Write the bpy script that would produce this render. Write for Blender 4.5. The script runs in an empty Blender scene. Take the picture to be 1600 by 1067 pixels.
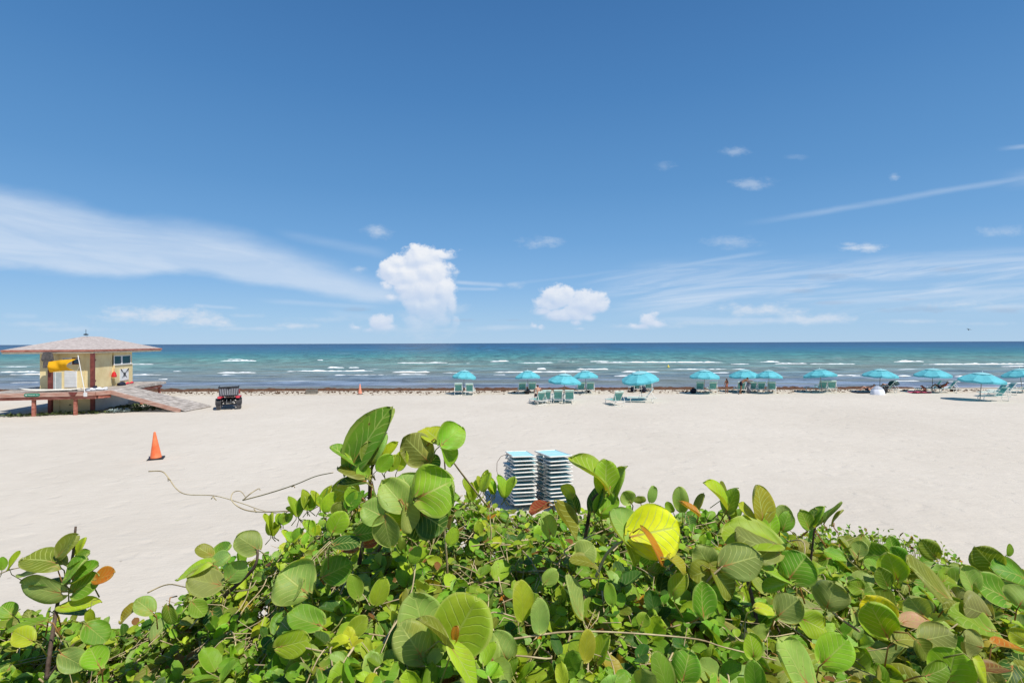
import bpy, math, random
from mathutils import Vector, Matrix, noise as mnoise
R = math.radians
rnd = random.Random(7)
scene = bpy.context.scene
col = scene.collection
CAMZ, F = 4.5, 800.0          # eye height in metres; focal length in photo pixels

def yh(px): return 538.9 - 0.0036 * px
def at(px, py, Y): return Vector(((px - 800) / F * Y, Y, CAMZ - (py - yh(px)) / F * Y))
def ground_at(px, py):
    Y = CAMZ * F / (py - yh(px)); return Vector(((px - 800) / F * Y, Y, 0))

# ---------------------------------------------------------------- materials
MATS = {}
def lin(c):
    return tuple(((v / 12.92) if v <= 0.04045 else ((v + 0.055) / 1.055) ** 2.4) for v in c)
def new_mat(name):
    m = bpy.data.materials.new(name); m.use_nodes = True
    nt = m.node_tree; b = nt.nodes['Principled BSDF']
    MATS[name] = m
    return m, nt, b
def N(nt, t, **kw):
    n = nt.nodes.new(t)
    for k, v in kw.items(): setattr(n, k, v)
    return n
def mat(name, c, rough=0.6, var=0.15, scale=6.0, bump=0.0, metal=0.0, spec=0.3, stretch=(1, 1, 1), c2=None, trans=0.0):
    if name in MATS: return MATS[name]
    m, nt, b = new_mat(name)
    b.inputs['Roughness'].default_value = rough
    b.inputs['Metallic'].default_value = metal
    b.inputs['Specular IOR Level'].default_value = spec
    tc = N(nt, 'ShaderNodeTexCoord'); mp = N(nt, 'ShaderNodeMapping')
    mp.inputs['Scale'].default_value = stretch
    nt.links.new(tc.outputs['Object'], mp.inputs['Vector'])
    nz = N(nt, 'ShaderNodeTexNoise'); nz.inputs['Scale'].default_value = scale; nz.inputs['Detail'].default_value = 6
    nz.inputs['Roughness'].default_value = 0.65
    nt.links.new(mp.outputs['Vector'], nz.inputs['Vector'])
    rp = N(nt, 'ShaderNodeValToRGB')
    a = tuple(v * (1 - var) for v in c); d = c2 if c2 else tuple(min(1, v * (1 + var)) for v in c)
    rp.color_ramp.elements[0].color = (*a, 1); rp.color_ramp.elements[1].color = (*d, 1)
    rp.color_ramp.elements[0].position = 0.35; rp.color_ramp.elements[1].position = 0.65
    nt.links.new(nz.outputs['Fac'], rp.inputs['Fac'])
    nt.links.new(rp.outputs['Color'], b.inputs['Base Color'])
    if bump:
        bp = N(nt, 'ShaderNodeBump'); bp.inputs['Strength'].default_value = bump; bp.inputs['Distance'].default_value = 0.02
        nt.links.new(nz.outputs['Fac'], bp.inputs['Height']); nt.links.new(bp.outputs['Normal'], b.inputs['Normal'])
    if trans:
        tr = N(nt, 'ShaderNodeBsdfTranslucent'); mx = N(nt, 'ShaderNodeMixShader'); mx.inputs[0].default_value = trans
        nt.links.new(rp.outputs['Color'], tr.inputs['Color'])
        out = nt.nodes['Material Output']
        nt.links.new(b.outputs[0], mx.inputs[1]); nt.links.new(tr.outputs[0], mx.inputs[2]); nt.links.new(mx.outputs[0], out.inputs['Surface'])
    return m

# ---------------------------------------------------------------- mesh builder
class MB:
    def __init__(s, M=None): s.v = []; s.f = []; s.M = M
    def add(s, vs, fs):
        o = len(s.v)
        s.v += [tuple(s.M @ Vector(p)) if s.M else tuple(p) for p in vs]
        s.f += [tuple(i + o for i in f) for f in fs]; return s
    def box(s, a, b):
        x0, y0, z0 = a; x1, y1, z1 = b
        return s.add([(x0,y0,z0),(x1,y0,z0),(x1,y1,z0),(x0,y1,z0),(x0,y0,z1),(x1,y0,z1),(x1,y1,z1),(x0,y1,z1)],
                     [(0,3,2,1),(4,5,6,7),(0,1,5,4),(1,2,6,5),(2,3,7,6),(3,0,4,7)])
    def cbox(s, c, d, bev=0.0):
        if not bev: return s.box([c[i]-d[i]/2 for i in range(3)], [c[i]+d[i]/2 for i in range(3)])
        x, y, z = (v/2 for v in d); b = bev; pr = []
        outl = [(-x+b,-y),(x-b,-y),(x,-y+b),(x,y-b),(x-b,y),(-x+b,y),(-x,y-b),(-x,-y+b)]
        vs = []
        for zz, k in ((-z, b), (-z+b, 0), (z-b, 0), (z, b)):
            for px, py in outl:
                vs.append((c[0]+px*(1-k/x), c[1]+py*(1-k/y), c[2]+zz))
        fs = [tuple(range(7, -1, -1)), tuple(range(24, 32))]
        for r in range(3):
            for i in range(8): j = (i+1) % 8; fs.append((r*8+i, r*8+j, r*8+8+j, r*8+8+i))
        return s.add(vs, fs)
    def prism(s, poly, z0, z1):
        n = len(poly); vs = [(*p, z0) for p in poly] + [(*p, z1) for p in poly]
        fs = [tuple(range(n-1, -1, -1)), tuple(range(n, 2*n))] + [(i, (i+1) % n, n+(i+1) % n, n+i) for i in range(n)]
        return s.add(vs, fs)
    def beam(s, p, q, w, h, up=(0, 0, 1)):
        p, q = Vector(p), Vector(q); d = (q-p).normalized(); up = Vector(up)
        sx = d.cross(up)
        if sx.length < 1e-4: sx = d.cross(Vector((0, 1, 0)))
        sx.normalize(); sz = sx.cross(d)
        vs = [e + sx*a*w/2 + sz*b*h/2 for e in (p, q) for a, b in ((-1,-1),(1,-1),(1,1),(-1,1))]
        return s.add(vs, [(3,2,1,0),(4,5,6,7),(0,1,5,4),(1,2,6,5),(2,3,7,6),(3,0,4,7)])
    def tube(s, pts, r, n=6):
        pts = [Vector(p) for p in pts]; m = len(pts)
        rs = r if isinstance(r, (list, tuple)) else [r]*m
        vs = []; prev = None
        for i, p in enumerate(pts):
            d = (pts[min(i+1, m-1)] - pts[max(i-1, 0)])
            d = d.normalized() if d.length > 1e-9 else Vector((0, 0, 1))
            if prev is None:
                a = d.cross(Vector((0, 0, 1)))
                if a.length < 1e-3: a = d.cross(Vector((1, 0, 0)))
            else: a = prev - d*prev.dot(d)
            a.normalize(); prev = a; b = d.cross(a)
            for k in range(n):
                t = 2*math.pi*k/n; vs.append(p + (a*math.cos(t) + b*math.sin(t))*rs[i])
        fs = [tuple(range(n-1, -1, -1)), tuple(range((m-1)*n, m*n))]
        for i in range(m-1):
            for k in range(n): j = (k+1) % n; fs.append((i*n+k, i*n+j, i*n+n+j, i*n+n+k))
        return s.add(vs, fs)
    def lathe(s, prof, c=(0, 0, 0), n=16, axis='z'):
        vs = []
        for r, h in prof:
            for k in range(n):
                t = 2*math.pi*k/n; x, y = r*math.cos(t), r*math.sin(t)
                p = (x, y, h) if axis == 'z' else ((h, x, y) if axis == 'x' else (x, h, y))
                vs.append((c[0]+p[0], c[1]+p[1], c[2]+p[2]))
        m = len(prof); fs = [tuple(range(n-1, -1, -1)), tuple(range((m-1)*n, m*n))]
        for i in range(m-1):
            for k in range(n): j = (k+1) % n; fs.append((i*n+k, i*n+j, i*n+n+j, i*n+n+k))
        return s.add(vs, fs)
    def blob(s, c, r, seed=0, amp=0.2, nu=10, nv=6):
        vs = []; fs = []
        for j in range(nv+1):
            ph = math.pi*j/nv
            for i in range(nu):
                th = 2*math.pi*i/nu
                d = Vector((math.sin(ph)*math.cos(th), math.sin(ph)*math.sin(th), math.cos(ph)))
                k = 1 + amp*mnoise.noise(d*2.1 + Vector((seed*3.1, seed, 0)))
                vs.append((c[0]+d.x*r[0]*k, c[1]+d.y*r[1]*k, c[2]+d.z*r[2]*k))
        for j in range(nv):
            for i in range(nu): q = (i+1) % nu; fs.append((j*nu+i, j*nu+nu+i, j*nu+nu+q, j*nu+q))
        return s.add(vs, fs)
    def build(s, name, m, parent=None, smooth=False, fix=True):
        me = bpy.data.meshes.new(name); me.from_pydata(s.v, [], s.f); me.validate()
        if fix:
            import bmesh
            bm = bmesh.new(); bm.from_mesh(me)
            bmesh.ops.recalc_face_normals(bm, faces=bm.faces[:]); bm.to_mesh(me); bm.free()
        me.materials.append(m)
        if smooth: me.polygons.foreach_set('use_smooth', [True]*len(me.polygons))
        o = bpy.data.objects.new(name, me); col.objects.link(o)
        if parent: o.parent = parent
        return o

def tag(o, label=None, cat=None, group=None, kind=None):
    if label: o['label'] = label
    if cat: o['category'] = cat
    if group: o['group'] = group
    if kind: o['kind'] = kind
    return o
def empty(name, label, cat, loc=(0, 0, 0), rz=0.0, group=None):
    o = bpy.data.objects.new(name, None); col.objects.link(o); o.location = loc
    o.rotation_euler = (0, 0, rz); o.empty_display_size = 0.2
    return tag(o, label, cat, group)
KIDS = {}
def kids(o): return [c for c in o.children]
def dup(o, parent=None):
    ch = kids(o); c = o.copy(); col.objects.link(c)
    if parent: c.parent = parent
    for k in ch: dup(k, c)
    return c
# ================================================================ camera, light, sky
cam = bpy.data.cameras.new('camera'); co = bpy.data.objects.new('camera', cam); col.objects.link(co)
cam.sensor_width = 36; cam.lens = 18.0; cam.clip_start = 0.05; cam.clip_end = 60000
co.location = (0, 0, CAMZ)
co.rotation_euler = (R(90 + 0.18), 0, 0)
co.rotation_euler = (Matrix.Rotation(R(90 + 0.18), 3, 'X') @ Matrix.Rotation(R(-0.206), 3, 'Z')).to_euler()
scene.camera = co
SUN_EL, SUN_AZ = R(57), R(-41)     # azimuth measured from +X towards +Y: right of and behind the camera
sd = Vector((math.cos(SUN_EL)*math.cos(SUN_AZ), math.cos(SUN_EL)*math.sin(SUN_AZ), math.sin(SUN_EL)))
sl = bpy.data.lights.new('sun', 'SUN'); sl.energy = 4.7; sl.angle = R(0.5); sl.color = (1.0, 0.955, 0.89)
so = bpy.data.objects.new('sun', sl); col.objects.link(so); so.location = (10, -10, 30)
so.rotation_euler = (-sd).to_track_quat('-Z', 'Y').to_euler()

w = bpy.data.worlds.new('World'); scene.world = w; w.use_nodes = True
nt = w.node_tree; nt.nodes.clear()
wo = N(nt, 'ShaderNodeOutputWorld'); bg = N(nt, 'ShaderNodeBackground')
sky = N(nt, 'ShaderNodeTexSky'); sky.sky_type = 'NISHITA'; sky.sun_disc = False
sky.sun_elevation = SUN_EL; sky.sun_rotation = math.pi/2 - SUN_AZ
sky.altitude = 0; sky.air_density = 1.0; sky.dust_density = 0.25; sky.ozone_density = 3.0
SKYS = 0.085; SKR = 0.915
bg.inputs['Strength'].default_value = SKYS
class Ex:
    """tiny expression wrapper over math nodes"""
    def __init__(s, nt, sock): s.nt = nt; s.o = sock
    def _b(s, op, o, rev=False, clamp=False):
        n = s.nt.nodes.new('ShaderNodeMath'); n.operation = op; n.use_clamp = clamp
        ins = (o, s) if rev else (s, o)
        for i, v in enumerate(ins):
            if isinstance(v, Ex): s.nt.links.new(v.o, n.inputs[i])
            elif v is not None: n.inputs[i].default_value = float(v)
        return Ex(s.nt, n.outputs[0])
    def __add__(s, o): return s._b('ADD', o)
    __radd__ = __add__
    def __sub__(s, o): return s._b('SUBTRACT', o)
    def __rsub__(s, o): return s._b('SUBTRACT', o, True)
    def __mul__(s, o): return s._b('MULTIPLY', o)
    __rmul__ = __mul__
    def __truediv__(s, o): return s._b('DIVIDE', o)
    def __rtruediv__(s, o): return s._b('DIVIDE', o, True)
    def max(s, o): return s._b('MAXIMUM', o)
    def min(s, o): return s._b('MINIMUM', o)
    def pow(s, o): return s._b('POWER', o)
    def abs(s): return s._b('ABSOLUTE', None)
    def sqrt(s): return s._b('SQRT', None)
    def clamp(s): return s._b('ADD', 0.0, clamp=True)
    def smooth(s, a, b):
        n = s.nt.nodes.new('ShaderNodeMapRange'); n.interpolation_type = 'SMOOTHSTEP'
        s.nt.links.new(s.o, n.inputs['Value'])
        if a <= b: n.inputs['From Min'].default_value = a; n.inputs['From Max'].default_value = b
        else:
            n.inputs['From Min'].default_value = b; n.inputs['From Max'].default_value = a
            n.inputs['To Min'].default_value = 1; n.inputs['To Max'].default_value = 0
        return Ex(s.nt, n.outputs[0])
def vec(nt, x, y, z=0.0):
    n = nt.nodes.new('ShaderNodeCombineXYZ')
    for i, v in enumerate((x, y, z)):
        if isinstance(v, Ex): nt.links.new(v.o, n.inputs[i])
        else: n.inputs[i].default_value = v
    return n.outputs[0]
def noise(nt, v, scale, detail=4, rough=0.55, dist=0.0, ntype=None):
    n = nt.nodes.new('ShaderNodeTexNoise'); n.inputs['Scale'].default_value = scale
    n.inputs['Detail'].default_value = detail; n.inputs['Roughness'].default_value = rough
    n.inputs['Distortion'].default_value = dist; nt.links.new(v, n.inputs['Vector'])
    return Ex(nt, n.outputs[0])
def curve(nt, x, pts):
    """piecewise curve of x (0..1600 px of bearing) giving a sky height"""
    n = nt.nodes.new('ShaderNodeFloatCurve'); nt.links.new((x/2400.0 + 0.1667).o, n.inputs['Value'])
    c = n.mapping.curves[0]; n.mapping.use_clip = False
    P = [(a/2400.0 + 0.1667, b/600.0) for a, b in pts]
    c.points[0].location = P[0]; c.points[1].location = P[-1]
    for p in P[1:-1]: c.points.new(*p)
    n.mapping.update()
    return Ex(nt, n.outputs[0])*600.0

tc = N(nt, 'ShaderNodeTexCoord'); sp = N(nt, 'ShaderNodeSeparateXYZ'); nt.links.new(tc.outputs['Generated'], sp.inputs[0])
DX, DY, DZ = (Ex(nt, sp.outputs[i]) for i in range(3))
dy = DY.max(0.05)
U = DX/dy*F + 800.0; V = 536.0 - DZ/dy*F     # bearing and height over the sea, on the distant sky
front = DY.smooth(0.1, 0.3)*DZ.smooth(-0.002, 0.001)
# cumulus field as a group so it can be sampled twice (for self shading)
g = bpy.data.node_groups.new('cumulus', 'ShaderNodeTree')
g.interface.new_socket('U', in_out='INPUT', socket_type='NodeSocketFloat'); g.interface.new_socket('V', in_out='INPUT', socket_type='NodeSocketFloat')
g.interface.new_socket('F', in_out='OUTPUT', socket_type='NodeSocketFloat')
gi = g.nodes.new('NodeGroupInput'); go = g.nodes.new('NodeGroupOutput')
gu, gv = Ex(g, gi.outputs[0]), Ex(g, gi.outputs[1])
wv = vec(g, gu, gv*1.15, 0.0)
n1 = noise(g, wv, 0.045, 6, 0.62); n2 = noise(g, vec(g, gu+311.0, gv*1.15, 5.0), 0.03, 3, 0.5)
gu2 = gu + (n2-0.5)*26.0; gv2 = gv + (n1-0.5)*16.0
blobs = [(655,402,34,23),(625,408,22,14),(612,422,24,20),(640,430,42,26),(690,398,24,9),(700,392,14,4),(672,425,38,28),(698,424,16,8),(634,446,24,18),(660,450,46,30),(692,452,22,30),
         (706,474,10,20),(652,474,22,20),(672,478,34,24),(604,446,12,7),(612,462,14,8),(652,502,20,14),(690,498,16,14),
         (872,464,30,20),(858,474,26,14),(888,458,14,12),(916,472,34,22),(938,476,16,14),(903,488,26,16),(880,492,34,12),(848,486,20,8),(920,496,12,8),(900,504,10,6),
         (594,502,20,14),(600,510,26,8),(578,514,16,6),(712,504,10,12),(835,508,9,6),(846,512,10,5),(1013,500,16,12),(1024,506,16,8),(1003,512,24,5),(905,513,10,4),(555,510,10,5)]
Fd = None
for (cx, cy, rx, ry) in blobs:
    a = (gu2-cx)/rx; b = (gv2-cy)/ry
    d = 1.0 - (a*a + b*b).sqrt()
    d = d*(min(rx, ry)/22.0 if min(rx, ry) < 22 else 1.0)
    Fd = d if Fd is None else Fd.max(d)
Fd = Fd + (n1-0.5)*0.72
g.links.new(Fd.o, go.inputs[0])
def cum(u, v):
    n = nt.nodes.new('ShaderNodeGroup'); n.node_tree = g
    nt.links.new(u.o, n.inputs[0]); nt.links.new(v.o, n.inputs[1]); return Ex(nt, n.outputs[0])
C0 = cum(U, V); C1 = cum(U+5.0, V-8.0)
fade = V.smooth(530.0, 440.0).max((U-668.0).abs().smooth(40.0, 62.0)*V.smooth(524.0, 508.0)*0.9)                        # far bases sink into the haze above the sea
cm = C0.smooth(-0.05, 0.27)*(fade*0.86 + 0.10)
shade = ((C0-C1)*0.9 + 0.62).clamp()*(V.smooth(520.0, 420.0)*0.45+0.55)
# veils of cirrus
wob = (noise(nt, vec(nt, U*0.35, V, 2.0), 0.02, 5, 0.6)-0.5)
Vw = V + wob*26.0
up = curve(nt, U, [(-400,150),(0,282),(100,305),(200,330),(330,345),(420,372),(480,392),(540,412),(610,432),(680,452),(2000,470)])
lo = curve(nt, U, [(-400,400),(0,414),(100,426),(200,432),(300,426),(380,440),(450,449),(520,462),(610,474),(680,454),(2000,440)])
st = noise(nt, vec(nt, U*0.12 + V*0.1, V*1.0 - U*0.16, 1.0), 0.03, 6, 0.6, 0.6)
band = (Vw-up).smooth(-8.0, 38.0)*(lo-Vw).smooth(-7.0, 12.0)*U.smooth(690.0, 590.0)
ci1 = band*(st.smooth(0.25, 0.7)*0.34 + 0.50)
st2 = noise(nt, vec(nt, U*0.09, V*1.0 + U*0.10, 9.0), 0.045, 7, 0.62, 0.8)
reg2 = U.smooth(860.0, 1050.0)*(curve(nt, U, [(-400,500),(860,446),(1000,404),(1200,396),(1400,388),(1600,380),(2000,370)])*-1.0 + V).smooth(0.0, 40.0)*V.smooth(505.0, 465.0)
ci2 = reg2*(st2.smooth(0.38, 0.72)*0.72 + 0.08)
def streak(x0, y0, x1, y1, wd, amt, sag=0.0):
    k = (y1-y0)/(x1-x0)
    t = (U-x0)/(x1-x0)
    d = (V + wob*9.0 - (t*(y1-y0) + y0) - t*(1.0-t)*sag).abs()
    return d.smooth(wd, 0.0)*t.smooth(-0.05, 0.25)*t.smooth(1.05, 0.85)*amt*(st2.smooth(0.25, 0.6)*0.5 + 0.5)
ci = ci1.max(ci2)
for s_ in [(1165,350,1700,262,8,0.27,10),(940,452,1700,402,8,0.5,-12),(985,470,1260,428,9,0.55,-10),(900,446,1200,395,6,0.3,-6),(700,440,790,446,5,0.5,0),
           (700,450,780,452,4,0.4,0),(1230,478,1700,452,10,0.5,0),(1260,425,1700,405,6,0.5,0),(760,448,1000,420,4,0.12,0),(430,362,610,398,12,0.16,0),
           (1000,500,1330,503,7,0.42,0),(400,468,600,480,6,0.25,0),(300,474,370,480,4,0.4,0),(1560,236,1700,222,5,0.4,0),(0,490,60,492,6,0.25,0),(950,478,1130,470,8,0.35,0),
           (1560,286,1800,262,22,0.2,0),(510,486,590,496,8,0.25,0)]:
    ci = ci.max(streak(*s_))
n3 = noise(nt, vec(nt, U*0.6, V*1.2, 4.0), 0.05, 6, 0.68)
pf = None
for (cx, cy, rx, ry, a_) in [(590,361,20,12,.5),(848,379,34,9,.42),(1145,379,50,10,.3),(1350,389,36,7,.75),(1330,384,14,4,.6),(1565,365,40,9,.32),(1177,288,30,10,.35),(1150,238,24,8,.3),
                             (1040,260,16,8,.22),(1400,278,9,6,.4),(800,445,26,6,.35),(1240,247,20,5,.15),(250,490,92,16,.85),(320,501,50,10,.85),(205,489,46,9,.75),(462,508,50,5,.6),(60,504,60,5,.3),
                             (1185,486,66,12,.85),(1262,500,84,9,.75),(1500,478,60,7,.5),(1120,506,90,4,.35),(1560,482,50,6,.4),(1430,504,90,4,.35),(1000,510,70,5,.35),(780,512,60,5,.3),(400,512,90,4,.35),(120,512,90,5,.3),(1530,508,60,4,.3),(520,498,60,6,.25),(380,492,30,4,.3),(700,480,40,10,.25),(650,515,120,7,.25),(190,496,30,7,.45),(560,420,14,6,.4),(668,492,44,52,.30)]:
    a = (U-cx)/rx; b = (V-cy)/ry
    d = (1.25 - (a*a+b*b).sqrt() + (n3-0.5)*2.9).smooth(0.0, 1.5)*a_*1.15
    pf = d if pf is None else pf.max(d)
gf = None
for (cx, cy, rx, ry, a_) in [(1300,434,60,7,.35),(1250,456,40,6,.35),(1480,424,50,6,.3),(1440,486,70,7,.35),(1570,487,40,7,.4),(560,483,26,4,.35),(720,500,30,4,.3),(1296,475,40,4,.3),(870,500,22,3,.3),(800,500,30,3,.25),(1410,470,30,3,.25)]:
    a = (U-cx)/rx; b = (V-cy)/ry
    d = (1.2 - (a*a+b*b).sqrt() + (n3-0.5)*2.6).smooth(0.2, 1.1)*a_
    gf = d if gf is None else gf.max(d)
def rgb(c):
    n = N(nt, 'ShaderNodeRGB'); n.outputs[0].default_value = (*[v*SKR/SKYS for v in c], 1); return n.outputs[0]
def mix(f, a, b):
    n = N(nt, 'ShaderNodeMix', data_type='RGBA'); nt.links.new(f.o, n.inputs[0]); nt.links.new(a, n.inputs[6]); nt.links.new(b, n.inputs[7]); return n.outputs[2]
tint = N(nt, 'ShaderNodeMix', data_type='RGBA', blend_type='MULTIPLY'); tint.inputs[0].default_value = 1.0
nt.links.new(sky.outputs[0], tint.inputs[6]); tint.inputs[7].default_value = SKYTINT = (0.9, 1.0, 1.15, 1)
gr = N(nt, 'ShaderNodeValToRGB'); nt.links.new(DZ.o, gr.inputs[0]); ge = gr.color_ramp
gst = [(0.0, (174,207,237)), (0.05, (158,198,234)), (0.107, (135,183,229)), (0.19, (112,166,218)), (0.28, (95,151,206)), (0.43, (76,132,190)), (0.56, (64,117,175)), (1.0, (46,92,152))]
while len(ge.elements) < len(gst): ge.elements.new(0.5)
for e_, (p_, c_) in zip(ge.elements, gst):
    e_.position = p_; e_.color = (*[v*SKR/SKYS for v in lin([x/255 for x in c_])], 1)
bl = N(nt, 'ShaderNodeMix', data_type='RGBA'); bl.inputs[0].default_value = 0.88
nt.links.new(tint.outputs[2], bl.inputs[6]); nt.links.new(gr.outputs[0], bl.inputs[7])
base = bl.outputs[2]
cc = mix(ci.clamp()*front, base, rgb((0.62, 0.73, 0.88)))
cc = mix(gf*front, cc, rgb((0.36, 0.46, 0.62)))
cc = mix(pf*front, cc, rgb((0.66, 0.74, 0.85)))
ccol = mix(shade, rgb((0.50, 0.62, 0.83)), rgb((0.88, 0.90, 0.94)))
cc = mix(cm*front, cc, ccol)
nt.links.new(cc, bg.inputs['Color']); nt.links.new(bg.outputs[0], wo.inputs['Surface'])

vs_ = scene.view_settings; vs_.view_transform = 'Standard'; vs_.look = 'None'; vs_.exposure = 0.14; vs_.gamma = 1.0
scene.view_settings.use_curve_mapping = False
scene.render.engine = 'CYCLES'
w.cycles.sampling_method = 'NONE'
scene.cycles.max_bounces = 6; scene.cycles.diffuse_bounces = 3; scene.cycles.transparent_max_bounces = 8
scene.render.resolution_x = 1024; scene.render.resolution_y = 682

# ================================================================ sand
def sstep(a, b, x):
    t = max(0, min(1, (x-a)/(b-a))); return t*t*(3-2*t)
def ground_z(x, y):
    z = 2.25*(1 - sstep(2.6, 7.6, y + 0.5*mnoise.noise(Vector((x*0.3, y*0.3, 0)))))
    if y > 8: z += 0.05*mnoise.noise(Vector((x*0.12, y*0.2, 3)))*sstep(8, 12, y)*(1-sstep(40, 46, y))
    z += 0.018*mnoise.noise(Vector((x*0.9, y*1.1, 3)))
    if y > 50: z -= 0.09*(y-50)
    return max(z, -6)
ys = [-40, -15, -5, 0, 1, 2]
y = 2.4
while y < 14: ys.append(y); y += 0.22
while y < 45: ys.append(y); y += 0.6
while y < 60: ys.append(y); y += 0.5
ys += [70, 100, 200, 1000, 30000]
vs = []; fs = []
NX = 220
for y in ys:
    for i in range(NX+1):
        t = (i/NX*2-1); hw = max(14, abs(y)*1.35) if y < 70 else y*2.5 + 100
        x = hw*(0.75*t + 0.25*t**3)
        vs.append((x*1.6, y, ground_z(x*1.6, y)))
for j in range(len(ys)-1):
    for i in range(NX):
        a = j*(NX+1)+i; fs.append((a, a+1, a+NX+2, a+NX+1))
m, nt, b = new_mat('sand')
b.inputs['Roughness'].default_value = 0.95; b.inputs['Specular IOR Level'].default_value = 0.1
geo = N(nt, 'ShaderNodeNewGeometry'); P = geo.outputs['Position']
sp = N(nt, 'ShaderNodeSeparateXYZ'); nt.links.new(P, sp.inputs[0]); PX, PY, PZ = (Ex(nt, sp.outputs[i]) for i in range(3))
big = noise(nt, P, 0.12, 4, 0.6); mid = noise(nt, P, 1.4, 6, 0.65); fine = noise(nt, P, 14, 5, 0.7)
fac = (big-0.5)*0.9 + (mid-0.5)*0.55 + (fine-0.5)*0.3 + 0.5
rp = N(nt, 'ShaderNodeValToRGB'); nt.links.new(fac.o, rp.inputs[0]); e = rp.color_ramp.elements
e[0].position = 0.2; e[0].color = (0.50, 0.450, 0.376, 1); e[1].position = 0.8; e[1].color = (0.60, 0.548, 0.468, 1)
spk = noise(nt, P, 5.5, 2, 0.5).smooth(0.745, 0.78)*0.35
# damp, weed-flecked strip just inland of the tide line
tide = PY + (noise(nt, vec(nt, PX*0.15, PY*0.3, 0.0), 1.0, 4, 0.6)-0.5)*3.0
strip = tide.smooth(43.8, 45.4)*tide.smooth(52.0, 48.0)
flk = noise(nt, vec(nt, PX*1.3, PY*1.6, 0.0), 2.2, 5, 0.8).smooth(0.48, 0.62)
wet = PY.smooth(48.5, 50.5)
def mx(nt, f, a, b_):
    n = N(nt, 'ShaderNodeMix', data_type='RGBA')
    if isinstance(f, Ex): nt.links.new(f.o, n.inputs[0])
    else: n.inputs[0].default_value = f
    for k, v in ((6, a), (7, b_)):
        if isinstance(v, tuple): n.inputs[k].default_value = (*v, 1)
        else: nt.links.new(v, n.inputs[k])
    return n.outputs[2]
c = mx(nt, spk, rp.outputs[0], (0.16, 0.12, 0.09))
c = mx(nt, strip*0.4, c, (0.62, 0.54, 0.40))
c = mx(nt, strip*flk*0.75, c, (0.15, 0.085, 0.045))
c = mx(nt, wet, c, (0.16, 0.10, 0.06))
litter_shade = (PY + (big-0.5)*2.0 + (mid-0.5)*1.0).smooth(6.9, 6.0)  # leaf litter brown, spread wider to paint hedge-interior shade into the sand colour
c = mx(nt, litter_shade*0.93, c, (0.10, 0.065, 0.035))
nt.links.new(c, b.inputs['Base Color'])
foot = N(nt, 'ShaderNodeTexVoronoi'); foot.inputs['Scale'].default_value = 1.7; foot.feature = 'SMOOTH_F1'
fv = vec(nt, PX + mid*0.8, PY*1.0 + mid*0.6, 0.0); nt.links.new(fv, foot.inputs['Vector'])
ripv = noise(nt, vec(nt, PX*0.7 + PY*0.5, PY*2.4 - PX*0.5, 0.0), 2.2, 4, 0.6, 0.5)
h = Ex(nt, foot.outputs[0]).smooth(0.0, 0.35)*0.55 + mid*0.9 + fine*0.22 + ripv*0.5
bp = N(nt, 'ShaderNodeBump'); bp.inputs['Strength'].default_value = 0.42; bp.inputs['Distance'].default_value = 0.09
nt.links.new(h.o, bp.inputs['Height']); nt.links.new(bp.outputs[0], b.inputs['Normal'])
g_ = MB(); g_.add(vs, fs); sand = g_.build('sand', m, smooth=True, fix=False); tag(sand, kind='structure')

# ================================================================ sea
m, nt, b = new_mat('sea_water')
geo = N(nt, 'ShaderNodeNewGeometry'); P = geo.outputs['Position']
sp = N(nt, 'ShaderNodeSeparateXYZ'); nt.links.new(P, sp.inputs[0]); PX, PY, PZ = (Ex(nt, sp.outputs[i]) for i in range(3))
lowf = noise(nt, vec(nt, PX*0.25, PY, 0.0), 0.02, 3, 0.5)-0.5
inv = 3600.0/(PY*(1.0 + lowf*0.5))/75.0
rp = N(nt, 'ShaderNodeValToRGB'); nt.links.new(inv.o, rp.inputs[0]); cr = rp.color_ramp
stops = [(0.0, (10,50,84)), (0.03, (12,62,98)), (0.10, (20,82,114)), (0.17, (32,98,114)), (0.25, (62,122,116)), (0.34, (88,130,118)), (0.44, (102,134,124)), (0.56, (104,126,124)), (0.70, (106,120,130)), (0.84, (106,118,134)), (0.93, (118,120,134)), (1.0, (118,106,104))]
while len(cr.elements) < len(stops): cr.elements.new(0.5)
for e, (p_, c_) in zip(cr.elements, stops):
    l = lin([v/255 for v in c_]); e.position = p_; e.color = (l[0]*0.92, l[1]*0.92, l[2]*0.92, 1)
chop = noise(nt, vec(nt, PX*0.45, PY*1.0, 0.0), 0.55, 6, 0.62, 0.2)
chop2 = noise(nt, vec(nt, PX*0.10, PY*0.5, 7.0), 0.12, 6, 0.62, 0.2)
swl = noise(nt, vec(nt, PX*0.035, PY*0.16, 3.0), 1.0, 5, 0.55, 0.3)
w1 = PY.smooth(130.0, 90.0); w3 = PY.smooth(200.0, 380.0); w2 = (1.0-w1)*(1.0-w3)
L1 = noise(nt, vec(nt, PX*0.28, PY*0.60, 0.0), 1.0, 5, 0.65, 0.3); L2 = noise(nt, vec(nt, PX*0.30, PY*0.075, 2.0), 1.0, 5, 0.7, 0.2); L3 = noise(nt, vec(nt, PX*0.10, PY*0.009, 4.0), 1.0, 6, 0.75, 0.2)
L4 = noise(nt, vec(nt, PX*0.05, PY*0.30, 6.0), 1.0, 4, 0.6, 0.5)
dk = (L1-0.5)*w1*2.2 + (L2-0.5)*w2*2.8 + (L3-0.5)*w3*3.2 + (L4-0.5)*(w1 + w2*0.5)*2.4 + (swl-0.5)*0.8
n_ = N(nt, 'ShaderNodeHueSaturation'); nt.links.new(rp.outputs[0], n_.inputs['Color'])
nt.links.new((dk*1.45 + 1.0).max(0.4).min(1.75).o, n_.inputs['Value'])
near = PY.smooth(170.0, 70.0)
mud = swl.smooth(0.58, 0.42)*PY.smooth(190.0, 80.0)*0.55          # sand stirred up behind the breakers
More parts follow.
